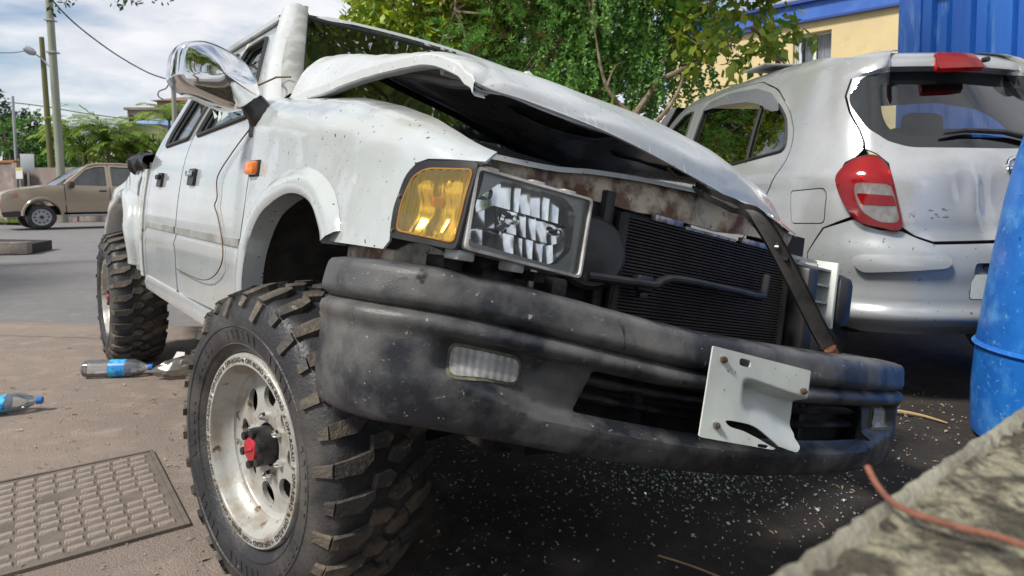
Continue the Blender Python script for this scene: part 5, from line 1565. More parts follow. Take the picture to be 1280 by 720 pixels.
hw = sheet([(-9, 0), (5.6, 0), (5.6, 6.32), (-9, 6.32)], lambda t, z: hp(t, 0, z), [[(wt0, wz0), (wt1, wz0), (wt1, wz1), (wt0, wz1)], [(-3.4, wz0), (-2.2, wz0), (-2.2, wz1), (-3.4, wz1)]], s=1.2, thick=.2)
hw.build('wall', 'house_cream', house, fix=False, smooth=False)
MB().prism([(5.6, 0), (5.6, -6), (5.61, -6), (5.61, 0)], 0, 6.32, lambda t, o, z: hp(t, o, z)).build('side_wall', 'house_cream', house, smooth=False)
for (t0, t1) in ((wt0, wt1), (-3.4, -2.2)):
    wn = empty('window', (0, 0, 0), parent=house)
    wn.location = (0, 0, 0)
    tm = (t0 + t1) / 2
    fr = MB()
    f4 = [(t0, t0 + .06, wz0, wz1), (t1 - .06, t1, wz0, wz1), (tm - .04, tm + .04, wz0, wz1), (t0, t1, wz0, wz0 + .06), (t0, t1, wz1 - .06, wz1)]
    for k, (a, b, c, d) in enumerate(f4):
        e = .002 * (k > 2)
        MB().prism([(a, c), (b, c), (b, d), (a, d)], -.12 - e, -.06 + e, lambda u, v, o: hp(u, o, v)).build('frame_bar', 'white_frame', wn, smooth=False)
    MB().add([hp(t0, -.09, wz0), hp(t1, -.09, wz0), hp(t1, -.09, wz1), hp(t0, -.09, wz1)], [(0, 1, 2, 3)]).build('pane', 'glass_clear', wn, fix=False)
    for a, b in ((t0 + .03, tm - .05), (tm + .06, t1 - .24)):
        rows = [[hp(a + (b - a) * i / 30, -.22 + .035 * math.sin(i * 1.3) + .01 * math.sin(i * 3.1), z) for z in (wz0 + .02, (wz0 + wz1) / 2, wz1 - .03)] for i in range(31)]
        MB().grid(rows).build('curtain', 'curtain', wn)
    MB().box(hp(tm, .06, wz0 - .05), (1.35, .16, .07), rot=math.atan2(hd.y, hd.x)).build('sill', 'eave_dark', wn)
    MB().box(hp(tm, -1.2, (wz0 + wz1) / 2), (1.6, .1, 1.4), rot=math.atan2(hd.y, hd.x)).build('room_wall', 'room_dark', wn)
rz = math.atan2(hd.y, hd.x)
MB().box(hp(-1.9, .28, 6.62), (15.6, .10, .58), rot=rz).build('eave_band', 'eave_blue', house)
MB().box(hp(-1.9, .345, 6.345), (15.62, .04, .07), rot=rz).build('eave_trim', 'eave_dark', house)
MB().box(hp(-1.9, .39, 6.93), (15.64, .16, .10), rot=rz).build('eave_trim', 'eave_dark', house)
MB().box(hp(-1.9, -2.5, 7.01), (15.6, 5.9, .06), rot=rz).build('roof', 'roof_grey', house)
MB().box(hp(2.2, .03, 3.1), (.10, .08, 6.2), rot=rz).build('pilaster', 'house_cream', house)
MB().box(hp(4.35, .05, 4.2), (.14, .10, 2.9), rot=rz).build('downpipe', 'eave_blue', house)
MB().box(hp(3.8, .12, 4.75), (1.9, .25, .10), rot=rz).build('ledge', 'house_cream', house)

# ---- iron railing under the trees
mat('iron_black', (.02, .022, .03), .5)
rail = empty('iron_railing', (3.0, 12.4, 0), 'dark iron railing with upright bars below the fig tree', 'railing')
for i in range(26):
    MB().tube([(-2.2 + i * .15, .03 * i, 0), (-2.2 + i * .15, .03 * i, 2.35)], .014, 6).build('upright_bar', 'iron_black', rail)
for z in (.3, 2.2):
    MB().box((-.35, .37, z), (3.9, .03, .05), rot=.197).build('cross_rail', 'iron_black', rail)

# ================================================================ trees
LEAF = {}
def leafm(name, a, b, tr=.35, rough=.45):
    mat(name, a, rough, island=b, translucent=tr)
leafm('leaf_yellow', (0.493, 0.551, 0.029), (0.189, 0.348, 0.036))
leafm('leaf_conifer', (0.069, 0.217, 0.047), (0.235, 0.435, 0.072))
leafm('leaf_fig', (0.088, 0.254, 0.072), (0.313, 0.525, 0.112))
leafm('leaf_broad', (0.097, 0.254, 0.029), (0.431, 0.471, 0.056))
leafm('leaf_hedge', (0.043, 0.138, 0.029), (0.145, 0.29, 0.051))
leafm('leaf_palm', (.13, .26, .03), (.32, .42, .06))
leafm('leaf_dark', (.018, .045, .02), (.05, .09, .03))
leafm('leaf_brown', (.13, .075, .03), (.22, .14, .06))
mat('bark', (.13, .10, .075), .9, base2=(.24, .20, .15), nscale=9, bump=.5, bscale=30)
mat('bark_pale', (.24, .17, .11), .9, base2=(.34, .27, .19), nscale=9, bump=.4, bscale=30)

def leaf_quads(mb_v, mb_f, p, d, n, ln, w_):
    """one leaf: folded rhomb from p along d with normal n"""
    s = d.cross(n).normalized()
    i = len(mb_v)
    mb_v += [p, p + d * ln * .5 + s * w_, p + d * ln, p + d * ln * .5 - s * w_]
    mb_f.append((i, i + 1, i + 2)); mb_f.append((i, i + 2, i + 3))
def rvec(r): 
    z = r.uniform(-1, 1); a = r.random() * 6.283; q = math.sqrt(1 - z * z); return Vector((q * math.cos(a), q * math.sin(a), z))
def crown_mesh(blobs, ntw, nlf, ln, wd, seed, droop=.3, spread=.25, shell=.55, style='leaf'):
    r = random.Random(seed); V = []; F = []; tw = []
    vol = [b[1][0] * b[1][1] * b[1][2] for b in blobs]; tot = sum(vol)
    for (c, rad), vv in zip(blobs, vol):
        c = Vector(c)
        for _ in range(max(1, int(ntw * vv / tot))):
            d = rvec(r); k = shell + (1 - shell) * r.random() ** .6
            k *= 1 + .22 * fbm((d.x * 2 + c.x, d.y * 2 + c.y, d.z * 2), 1)
            p = c + Vector((d.x * rad[0] * k, d.y * rad[1] * k, d.z * rad[2] * k))
            od = Vector((d.x, d.y, d.z * .6 - droop + r.uniform(-.2, .3))).normalized()
            tw.append((p, od))
            if style == 'leaf':
                for q in range(nlf):
                    t = r.random()
                    lp = p + od * spread * (t - .2) + rvec(r) * spread * .28
                    ld = (od * .5 + rvec(r) + Vector((0, 0, -droop))).normalized()
                    s = r.uniform(.7, 1.2)
                    leaf_quads(V, F, lp, ld, (rvec(r) + Vector((0, 0, 1.2))).normalized(), ln * s, wd * s)
            elif style == 'weep':
                hd_ = (Vector((od.x * .35, od.y * .35, -1))).normalized()
                for q in range(nlf):
                    t = q / nlf
                    lp = p + hd_ * spread * t * 1.6 + rvec(r) * spread * .10
                    ld = (hd_ * .6 + rvec(r)).normalized()
                    s = r.uniform(.7, 1.2)
                    leaf_quads(V, F, lp, ld, rvec(r), ln * s, wd * s)
            else:       # needle tufts along an arching branchlet
                for q in range(nlf):
                    t = (q / nlf)
                    bp = p + od * spread * (t - .3) + Vector((0, 0, -.3 * spread * t * t))
                    ld = (od * .9 + rvec(r) * .9 + Vector((0, 0, .25))).normalized()
                    leaf_quads(V, F, bp, ld, rvec(r), ln * r.uniform(.6, 1.1), wd)
    return V, F, tw
def raw(name, V, F, m, parent, org):
    me = bpy.data.meshes.new(name)
    me.from_pydata([(v - org)[:] for v in V], [], F)
    me.materials.append(MATS[m])
    o = bpy.data.objects.new(name, me); C.objects.link(o); o.parent = parent
    return o
def tree(base, limbs, blobs, ntw, nlf, ln, wd, m, label, seed, barkm='bark', r0=.12, name='tree', cat='tree', group=None, **k):
    base = Vector(base)
    t = empty(name, base, label, cat, group)
    r = random.Random(seed + 99)
    V, F, tw = crown_mesh(blobs, ntw, nlf, ln, wd, seed, **k)
    mb = MB()
    for L in limbs:
        P = catmull([Vector(p) for p in L], 5)
        n = len(P); ra = r0 if L is limbs[0] else r0 * .55
        mb.tube([p - base for p in P], [ra * (1 - .75 * i / (n - 1)) for i in range(n)], 8)
    ends = [Vector(L[-1]) for L in limbs] + [Vector(L[len(L) // 2]) for L in limbs]
    for p, od in r.sample(tw, min(len(tw), 46)):
        e = min(ends, key=lambda q: (q - p).length)
        mid = (e + p) / 2 + Vector((0, 0, .12 * (e - p).length)) + rvec(r) * .1
        P = catmull([e, mid, p], 4)
        mb.tube([q - base for q in P], [.022 * (1 - .8 * i / (len(P) - 1)) for i in range(len(P))], 5)
    mb.build('trunk', barkm, t)
    raw('crown', V, F, m, t, base)
    return t

tree((-1.9, 11.2, 0), [[(-1.9, 11.2, 0), (-1.7, 11.0, 2.0), (-1.2, 10.6, 4.2)], [(-1.7, 11, 2.0), (-1.9, 10.4, 3.6), (-1.6, 10, 5)]],
     [((-1.35, 10.6, 4.6), (1.35, 1.2, 1.45)), ((-.3, 10.2, 4.7), (1.1, 1.1, 1.2)), ((-1.5, 10.8, 6.3), (1.7, 1.5, 1.3)), ((-.9, 10.4, 3.3), (.9, .8, .7))],
     980, 26, .15, .042, 'leaf_yellow', 'tree with bright yellow-green leaves rising above the truck windscreen', 11, droop=.25, spread=.34)
tree((-.3, 10.4, 0), [[(-.3, 10.4, 0), (-.2, 10.2, 2.4), (0, 10.0, 6.5)], [(-.2, 10.2, 2.0), (.7, 9.3, 3.2)], [(-.2, 10.2, 2.6), (-.8, 9.3, 3.6)], [(-.1, 10.1, 3.4), (.9, 9.4, 4.2)]],
     [((.1, 9.6, 3.2), (1.35, 1.0, 1.1)), ((.3, 9.5, 4.4), (1.2, 1.1, 1.1)), ((-.6, 9.6, 2.6), (1.0, .8, .8)), ((.6, 9.4, 2.3), (.9, .7, .8)), ((0, 9.5, 5.9), (1.2, 1.1, 1.0))],
     1050, 34, .11, .008, 'leaf_conifer', 'dark green conifer with tufted needle sprays behind the bonnet', 12, droop=.12, spread=.36, style='needle', shell=.4)
tree((-.2, 10.7, 0), [[(-.2, 10.7, 0), (-.1, 10.5, 2.4)]],
     [((.0, 9.7, 2.9), (1.4, .9, .7)), ((-.3, 9.7, 3.9), (1.1, .9, .5))],
     150, 26, .10, .010, 'leaf_brown', 'brown dried sprays hanging among the conifer branches', 13, droop=.35, spread=.4, style='needle', shell=.6, name='dead_branch', cat='branch', r0=.03)
tree((1.75, 9.6, 0), [[(1.55, 9.1, 0), (1.50, 8.8, 1.5), (1.62, 8.7, 2.05), (1.95, 8.75, 2.6), (2.25, 8.9, 3.6)], [(1.62, 8.7, 2.05), (1.25, 8.7, 2.45), (1.1, 8.8, 3.2)], [(1.95, 8.75, 2.55), (2.35, 8.5, 2.72), (2.8, 8.4, 3.0)], [(1.52, 8.8, 1.7), (1.95, 8.6, 2.05), (2.2, 8.6, 2.45), (2.35, 8.6, 3.0)]],
     [((1.55, 9.4, 3.6), (1.05, .9, 1.1)), ((2.25, 9.2, 3.7), (.85, .8, .9)), ((1.0, 9.3, 2.9), (.75, .7, .95)), ((1.7, 9.3, 5.0), (1.6, 1.3, .9)), ((.75, 9.5, 4.4), (.8, .8, .9)), ((2.2, 9.1, 2.9), (.55, .5, .5))],
     1250, 40, .070, .020, 'leaf_fig', 'weeping fig tree with small hanging leaves and pale forked limbs', 14, 'bark_pale', .075, droop=.5, spread=.33, style='weep', shell=.35)
tree((3.5, 8.6, 0), [[(3.7, 9.2, 0), (3.6, 8.9, 2.6), (3.2, 8.3, 3.5)], [(3.6, 8.9, 2.8), (2.9, 8.0, 3.05), (2.55, 7.9, 2.75)], [(3.2, 8.3, 3.5), (2.7, 7.9, 3.4)], [(3.4, 8.5, 3.1), (3.15, 7.9, 2.75), (3.25, 7.8, 2.55)]],
     [((2.85, 8.0, 3.35), (.62, .6, .42)), ((2.55, 8.1, 3.9), (.7, .7, .5)), ((2.75, 7.9, 2.85), (.45, .4, .20)), ((3.05, 7.9, 2.75), (.35, .35, .20)), ((3.2, 8.2, 4.3), (.9, .8, .5)), ((2.35, 8.2, 3.2), (.35, .4, .4))],
     150, 13, .17, .048, 'leaf_broad', 'broad-leaved branches reaching in front of the cream house', 15, 'bark_pale', .06, droop=.35, spread=.34, shell=.3)
# canopy overhead (its reflection is in the windscreen)
tree((.6, 12.2, 0), [[(.6, 12.2, 0), (.4, 11.5, 4), (.0, 8.6, 6.3), (-.3, 5.2, 6.1)], [(.2, 10.0, 5.2), (1.2, 6.2, 6.2)], [(.0, 8.6, 6.3), (-1.6, 5.6, 6.1)]],
     [((-.3, 4.9, 5.9), (1.9, 1.1, .7)), ((-1.9, 5.0, 6.0), (1.2, 1.0, .7)), ((1.2, 5.6, 6.2), (1.0, 1.1, .6)), ((-.1, 3.6, 6.2), (1.3, .7, .5))],
     520, 24, .15, .045, 'leaf_broad', 'tall spreading tree whose canopy hangs high above the truck', 16, r0=.20, droop=.3, spread=.4, shell=.25)
# understorey hedge behind the trees
tree((1.0, 12.6, 0), [[(1.0, 12.6, 0), (1.0, 12.5, 1.2)]],
     [((-2.6, 12.6, 1.6), (1.3, .8, 1.7)), ((-.6, 12.6, 1.9), (1.6, .8, 2.2)), ((1.3, 12.6, 2.0), (1.6, .8, 2.3)), ((3.0, 13.2, 1.3), (1.2, .8, 1.5)), ((.2, 12.8, 4.2), (2.6, .8, 1.9)), ((-1.8, 12.6, 3.6), (1.3, .8, 1.5))],
     900, 24, .16, .05, 'leaf_hedge', 'dense dark green hedge filling the space behind the trees', 17, droop=.2, spread=.4, shell=.5, name='hedge', cat='hedge')
# banana leaf
lf = []
for k in range(13):
    t = k / 12; wdt = .16 * math.sin(min(1, t * 1.15) * math.pi) ** .7 + .006
    c = Vector((1.28 + .05 * t, 8.6, 1.45 + .95 * t))
    lf.append([c + Vector((-wdt * .6, .05, 0)), c, c + Vector((wdt * .6, .04, 0))])
ba = empty('banana_plant', (1.28, 8.6, 0), 'upright bright green banana leaf beside the pale fig limbs', 'plant')
MB().grid(lf).build('leaf', 'leaf_palm', ba, xf=lambda p: p - Vector((1.28, 8.6, 0)))
MB().tube([(0, 0, 0), (0.01, 0, 1.5)], .03, 8).build('stalk', 'leaf_palm', ba)
# branch entering at the top left
b0 = W(20, -60, 8.5)
tree((-9.6, 8.2, 0), [[(-9.6, 8.2, 0), (-9.2, 8.3, 2.6), tuple(W(-60, -90, 8.6)), tuple(W(60, -40, 8.5)), tuple(W(150, -18, 8.4))]],
     [(tuple(W(100, 6, 8.5)), (.26, .3, .13)), (tuple(W(165, 9, 8.4)), (.34, .3, .14)), (tuple(W(195, 4, 8.4)), (.2, .3, .10)), (tuple(W(40, -60, 8.5)), (.7, .6, .4)), (tuple(W(-80, -120, 8.6)), (1.4, 1.2, .8))],
     330, 15, .085, .019, 'leaf_dark', 'tree whose leafy twigs hang into the sky above the poles', 18, droop=.55, spread=.30, shell=.2, r0=.14)
# trees across the yard behind the viewer (mirrored in the car windows)
tree((3.8, -7.0, 0), [[(3.8, -7.0, 0), (3.6, -6.8, 2.5), (3.2, -6.4, 4.6)], [(3.6, -6.8, 2.5), (4.8, -6.6, 4.4)]],
     [((3.2, -6.4, 4.9), (2.0, 1.6, 1.3)), ((5.2, -6.4, 4.6), (1.6, 1.4, 1.2))], 260, 18, .24, .07, 'leaf_broad', 'spreading tree across the yard, mirrored in the hatchback rear window', 19, r0=.18, spread=.5, droop=.3)
tree((-6.2, -3.6, 0), [[(-6.2, -3.6, 0), (-6.0, -3.4, 2.5), (-5.7, -3.0, 4.6)], [(-6.0, -3.4, 2.5), (-5.2, -3.9, 4.2)]],
     [((-5.8, -3.0, 4.9), (1.8, 1.6, 1.4))], 180, 18, .22, .06, 'leaf_hedge', 'tree across the yard, mirrored in the chrome door mirror', 20, r0=.16, spread=.5, droop=.3)

tree((-10.5, 4.2, 0), [[(-10.5, 4.2, 0), (-10.4, 4.3, 2.4), (-10.2, 4.2, 4.2)], [(-10.4, 4.3, 2.2), (-10.3, 2.8, 4.0)], [(-10.4, 4.3, 2.2), (-10.6, 5.8, 4.0)]],
     [((-10.2, 4.2, 4.4), (1.6, 1.8, 1.5)), ((-10.3, 2.2, 3.8), (1.4, 1.5, 1.3)), ((-10.6, 6.2, 3.9), (1.4, 1.4, 1.3))], 420, 18, .22, .06, 'leaf_hedge', 'tree beyond the road verge, mirrored in the truck doors', 21, r0=.16, spread=.5, droop=.3)
# ---- palms
def palm(base, h, nf, flen, m, label, seed, group):
    base = Vector(base); r = random.Random(seed)
    t = empty('palm', base, label, 'palm tree', group)
    MB().tube([(0, 0, 0), (.05, 0, h * .5), (.0, .05, h)], [.09, .07, .06], 8).build('trunk', 'bark', t)
    V = []; F = []
    for i in range(nf):
        az = i * 2.399 + r.uniform(-.3, .3); el = r.uniform(.5, 1.5); L = flen * r.uniform(.75, 1.1)
        d = Vector((math.cos(az), math.sin(az), 0)); p = Vector((0, 0, h)); pts = []
        e = el
        for k in range(13):
            pts.append(p.copy()); p = p + (d * math.cos(e) + Vector((0, 0, math.sin(e)))) * L / 12; e -= .10 + .010 * k
        s = Vector((-d.y, d.x, 0))
        for k in range(12):
            i0 = len(V); a, b = pts[k], pts[k + 1]; w_ = .012
            V += [a - s * w_, a + s * w_, b + s * w_ * .7, b - s * w_ * .7]; F.append((i0, i0 + 1, i0 + 2, i0 + 3))
            for sg in (-1, 1):
                for q in (0, .5):
                    c = a.lerp(b, q); ll = L * .30 * math.sin(math.pi * (.12 + .8 * (k + q) / 12.5)) * r.uniform(.85, 1.1)
                    ld = (s * sg * 1.0 + (b - a).normalized() * .75 + Vector((0, 0, -.30 + r.uniform(-.15, .1)))).normalized()
                    leaf_quads(V, F, c, ld, Vector((0, 0, 1)), ll, .034)
    raw('fronds', V, F, m, t, Vector())
    return t
gpn = 'palms behind the roadside wall'
for i, (px, py, Y, h, nf, fl, m) in enumerate(((108, 192, 27.5, None, 30, 2.1, 'leaf_palm'), (136, 180, 27, None, 36, 2.5, 'leaf_palm'), (163, 190, 26.5, None, 30, 2.0, 'leaf_palm'), (92, 178, 31, None, 16, 1.8, 'leaf_dark'))):
    q = W(px, py, Y); palm((q.x, Y, 0), q.z, nf, fl, m, ['yellow-green palm rising right beside the two poles', 'tallest and fullest yellow-green palm of the clump behind the wall', 'yellow-green palm below the pale blue-roofed house', 'dark-fronded palm behind the two utility poles'][i], 30 + i, gpn)
q = W(214, 152, 33); palm((q.x, 33, 0), q.z, 20, 2.0, 'leaf_palm', 'palm standing before the far hillside houses, by the cab', 41, None)
# ---- bushes at the far left
for i, (px, py, Y, rx, rz, m, lb) in enumerate(((12, 183, 30, 1.6, 1.3, 'leaf_hedge', 'round leafy tree behind the sign post'), (48, 178, 31, 1.5, 1.5, 'leaf_hedge', 'leafy green tree behind the leaning pole'), (72, 188, 33, 1.0, 1.0, 'leaf_broad', 'pale green bush between the poles'), (-6, 150, 36, .7, 2.0, 'leaf_dark', 'dark narrow tree at the far end of the wall'), (28, 160, 34, .8, .8, 'leaf_dark', 'dark spiky bush beside the thin post'), (196, 196, 29, 1.0, .8, 'leaf_hedge', 'low green bush below the hillside houses'), (112, 200, 30, 1.7, .7, 'leaf_hedge', 'low green hedge under the palm crowns behind the wall'), (158, 200, 29.5, 1.5, .7, 'leaf_broad', 'pale green shrub between the palms and the hillside house'))):
    q = W(px, py, Y)
    tree((q.x, Y, 0), [[(q.x, Y, 0), (q.x, Y, q.z)]], [((q.x, Y, q.z), (rx, .9, rz)), ((q.x + .4, Y - .2, q.z - rz * .8), (rx * 1.1, .9, rz))], 170, 14, .20, .06, m, lb, 50 + i, droop=.2, spread=.35, shell=.6, r0=.08, group=None)

# ---- roadside wall, verge
mat('wall_plaster', (.30, .24, .21), .9, base2=(.20, .165, .15), nscale=1.8, ndetail=8, bump=.5, bscale=25, stretch=(1, 1, .6), noise2=((.40, .34, .30), 4, .5, .7, 7))
mat('coping_orange', (.36, .15, .06), .8, base2=(.26, .12, .06), nscale=5)
mat('stone_rubble', (.18, .15, .13), .9, base2=(.34, .29, .25), nscale=6, bump=.8, bscale=12)
def wallbox(name, p0, p1, h, th, m, label, cop=None, z0=0):
    A, B = Vector((*p0, 0)), Vector((*p1, 0)); o = empty(name, (A + B) / 2, label, 'wall')
    ln = (B - A).length; rz_ = math.atan2((B - A).y, (B - A).x)
    MB().box((0, 0, z0 + h / 2), (ln, th, h), rot=rz_).build('wall_panel', m, o)
    if cop: MB().box((0, 0, z0 + h + .05), (ln + .06, th + .10, .10), rot=rz_, bev=.02).build('coping', cop, o)
    n = max(2, int(ln / 2.2))
    for i in range(n + 1):
        q = (A.lerp(B, i / n) - o.location); q.z = z0 + h / 2
        MB().box(q, (.22, th + .08, h + .02), rot=rz_).build('pier', m, o)
    return o
pA = W(-30, 205, 25); pB = W(24, 205, 24.6)
wallbox('boundary_wall', (pA.x, 25), (pB.x, 24.6), 2.2, .2, 'wall_plaster', 'rough pink plaster wall with orange coping at the roadside', 'coping_orange')
pA = W(27, 205, 25.2); pB = W(240, 205, 24.4)
wallbox('boundary_wall', (pA.x, 25.2), (pB.x, 24.4), 2.05, .2, 'wall_plaster', 'rough pink plaster wall with piers behind the tan pickup')
pA = W(-60, 250, 23.6); pB = W(14, 250, 22.4)
wallbox('stone_wall', (pA.x, 23.6), (pB.x, 22.4), .95, .35, 'stone_rubble', 'low rubble stone retaining wall at the verge')
vp = [W(-40, 0, 22.6), W(31, 0, 21.6), W(34, 0, 24.3), W(-40, 0, 24.8)]
flat('verge', [(p.x, p.y) for p in vp], .09, mat('grass_soil', (.10, .15, .03), .9, base2=(.17, .19, .05), nscale=6))
V = []; F = []; r = random.Random(4)
for _ in range(2600):
    a = r.random(); p = vp[0].lerp(vp[1], a).lerp(vp[3].lerp(vp[2], a), r.random() * .6); p.z = .09
    leaf_quads(V, F, p, Vector((r.uniform(-.4, .4), r.uniform(-.4, .4), 1)).normalized(), rvec(r), r.uniform(.05, .14), .008)
g = raw('grass', V, F, 'leaf_palm', None, Vector()); tag(g, 'short bright grass on the roadside verge', 'grass', kind='stuff')
kb = empty('verge_kerb', vp[1], 'dark kerb stones edging the grass verge by the tan pickup', 'kerb')
for i in range(5):
    a = vp[0].lerp(vp[1], i / 5); b = vp[0].lerp(vp[1], (i + 1) / 5); c = (a + b) / 2 - vp[1]
    MB().box((c.x, c.y - .08, .07), ((b - a).length - .03, .16, .15), rot=math.atan2((b - a).y, (b - a).x), bev=.015).build('kerb_stone', 'kerb_stone', kb)

# ---- poles, lamp, signs, cables
mat('pole_concrete', (.30, .31, .25), .85, base2=(.24, .26, .19), nscale=3, stretch=(1, 1, .2))
mat('pole_mossy', (.16, .15, .07), .9, base2=(.12, .13, .05), nscale=3, stretch=(1, 1, .2))
mat('cable', (.02, .02, .022), .6)
mat('galv', (.36, .38, .40), .45, metal=.3)
def pole(px, pyt, pxb, Y, r0, r1, m, name, label, cat='pole'):
    b = W(pxb, 243, Y); b.z = 0; t = W(px, pyt, Y)
    o = empty(name, b, label, cat)
    MB().tube([(0, 0, 0), (t - b) * .5, t - b], [r0, (r0 + r1) / 2, r1], 14).build('shaft', m, o)
    return o, t - b
p1, t1 = pole(69, -60, 79.5, 24, .145, .115, 'pole_concrete', 'utility_pole', 'tall pale concrete utility pole behind the tan pickup')
MB().box(t1 * .62, (.32, .34, .05)).build('pole_band', 'galv', p1)
MB().box(t1 * .735, (.30, .32, .04)).build('pole_band', 'galv', p1)
p2, t2 = pole(60, 50, 68.5, 25.5, .125, .085, 'pole_mossy', 'street_lamp', 'mossy leaning pole carrying a grey street lamp', 'street lamp')
cD = Vector((-.84, -.1, .5)).normalized()
a0 = W(73, 90, 25.4) - p2.location; a1 = W(58, 75, 25.4) - p2.location; a2 = W(51, 70, 25.3) - p2.location; a3 = W(37, 62, 25.2) - p2.location
MB().tube([a0, a1, a2], .03, 8).build('lamp_arm', 'galv', p2)
MB().tube([a2, a2.lerp(a3, .35), a2.lerp(a3, .8), a3], [.09, .15, .13, .05], 10).build('lamp_head', 'galv', p2)
p3, t3 = pole(21.5, 122, 24, 27, .06, .05, 'galv', 'sign_post', 'thin grey post standing before the leafy trees')
p4, t4 = pole(221, 100, 222, 30, .11, .10, 'pole_concrete', 'utility_pole', 'grey cable pole partly hidden behind the chrome door mirror')
q = W(36.5, 204, 23.4)
sg = empty('road_sign', (q.x, 23.4, 0), 'blank grey back of a square road sign on a post', 'sign')
MB().tube([(0, .03, 0), (0, .03, 2.45)], .03, 8).build('post', 'galv', sg)
MB().box((0, 0, q.z), (.50, .012, .62), bev=.004).build('sign_plate', 'galv', sg)
q = W(26, 218, 23.2)
sg = empty('notice_sign', (q.x, 23.2, 0), 'small white and yellow notice on a short post by the wall', 'sign')
MB().tube([(0, .03, 0), (0, .03, 2.0)], .025, 8).build('post', 'galv', sg)
MB().box((0, 0, q.z), (.24, .012, .34)).build('sign_plate', 'white_frame', sg)
MB().box((0, -.008, q.z + .18), (.26, .01, .09)).build('header_strip', mat('sign_yellow', (.6, .5, .12), .6), sg)
def cable(pts, r, label, m='cable'):
    return tag(MB().tube(catmull(pts, 8), r, 5).build('overhead_cable', m), label, 'cable')
cable([W(70, -8, 24), W(76, 6, 24.1), W(105, 36, 25), W(150, 70, 27), W(190, 93, 29), W(217, 102, 30)], .028, 'thick black overhead cable sagging down from the tall pole')
cable([W(217, 103, 29.9), W(212, 112, 29.9), W(203, 116, 29.8), W(202, 122, 29.8), W(208, 126, 29.8)], .028, 'black cable loop dangling from the hidden pole')
cable([W(-30, 128, 29), W(20, 130, 28), W(62, 135, 28), W(110, 143, 30), W(165, 150, 33), W(205, 152, 36)], .022, 'thin grey overhead cable crossing between the posts')
cable([W(-30, 68, 26), W(18, 69, 26), W(37, 67, 25.2)], .016, 'short thin cable running to the street lamp head')

# ---- far houses on the slope
mat('far_cream', (.62, .52, .38), .9, base2=(.52, .45, .34), nscale=.7)
mat('far_roof_blue', (.16, .26, .52), .6, base2=(.24, .33, .55), nscale=.8)
mat('far_stone', (.26, .22, .18), .9, base2=(.17, .15, .13), nscale=.6, bump=.3, bscale=4)
mat('far_roof_brown', (.20, .12, .09), .9)
def far_house(px0, px1, pe, pa, Y, dpt, mw, mr, label, wins=(), pyr=True):
    a, b = W(px0, pe, Y), W(px1, pe, Y); c = (a + b) / 2; hw_ = (b - a).length / 2; ze = a.z; za = W(px0, pa, Y).z
    o = empty('house', (c.x, Y, 0), label, 'house')
    MB().box((0, dpt / 2, ze / 2), (2 * hw_, dpt, ze)).build('wall', mw, o)
    e = .35
    if pyr:
        MB().add([(-hw_ - e, -e, ze), (hw_ + e, -e, ze), (hw_ + e, dpt + e, ze), (-hw_ - e, dpt + e, ze), (.2 * hw_, dpt / 2, za)], [(0, 1, 4), (1, 2, 4), (2, 3, 4), (3, 0, 4), (3, 2, 1, 0)]).build('roof', mr, o, smooth=False)
    else:
        MB().box((0, dpt / 2, ze + (za - ze) / 2), (2 * hw_ + e, dpt + e, za - ze)).build('roof', mr, o)
    for (x0, x1, z0, z1) in wins:
        w_ = MB().box((((x0 + x1) / 2 - .5) * 2 * hw_, -.02, ze * (z0 + z1) / 2), ((x1 - x0) * 2 * hw_, .12, ze * (z1 - z0))).build('window', 'room_dark', o)
far_house(151, 200, 157, 143, 38, 5, 'far_cream', 'far_roof_blue', 'pale house with light blue pyramid roof on the slope', [(.62, .70, .80, .92)])
far_house(163, 214, 139, 136, 47, 6, 'far_stone', 'far_stone', 'grey flat-roofed stone building behind the blue-roofed house', [(.05, .14, .86, .95), (.3, .4, .86, .95)], False)
far_house(200, 246, 128, 114, 52, 6, 'far_stone', 'far_roof_brown', 'brown-roofed house at the top of the slope', [(.4, .5, .88, .96)])

# ================================================================ tan pickup parked across the road
mat('tan_paint', (.42, .34, .255), .28, metal=.25, coat=.6, base2=(.39, .32, .24), nscale=1.5)
mat('tan_dark', (.055, .05, .045), .6)
glass('tan_glass', (.12, .17, .20), 2.0)
UH = R(226)
UF = Vector((math.cos(UH), math.sin(UH), 0)); UL = Vector((-UF.y, UF.x, 0))
UO = Vector((-13.75, 19.05, 0)) - UF * 1.55 - UL * .78
tan = empty('pickup_truck', UO, 'tan double-cab pickup parked across the road by the poles', 'pickup truck')
def ux_(p):
    x = p[0] if p[0] < 1.75 else 1.75 + (p[0] - 1.75) * .86
    x = 1.55 + (x - 1.55) * 1.04
    return UO + UF * x + UL * p[1] + Vector((0, 0, p[2] if p[2] < .78 else .78 + (p[2] - .78) * 1.17))
def ub(mb, name, m, parent=None, **k): return mb.build(name, m, parent or tan, xf=ux_, origin=UO, **k)
def uy_(x, z): 
    y = sinterp([(.4, .83), (.6, .87), (.9, .885), (1.15, .85), (1.5, .72), (1.8, .60)], z)
    return y - .16 * max(0, x - 1.75) ** 2
us = lambda x, z: (x, uy_(x, z), z)
def arc(cx, cz, r, n=10): return [(cx + r * math.cos(math.pi * k / n), cz + r * math.sin(math.pi * k / n)) for k in range(n + 1)]
lower = [(2.52, .50), (2.55, .75), (2.46, .98), (2.30, 1.06), (1.75, 1.16), (1.30, 1.22), (.95, 1.235)]
bodys = lower + [(.9, .50)][0:0]
front_f = [(2.0, .42), (2.52, .40), (2.60, .70), (2.55, .98), (2.40, 1.06), (2.2, 1.10), (1.75, 1.15), (1.32, 1.215), (1.02, 1.225), (.98, .50), (1.1, .50)] + arc(1.55, .42, .45)[::-1]
ub(sheet(front_f, us, s=.09, thick=.02), 'front_wing', 'tan_paint', fix=False)
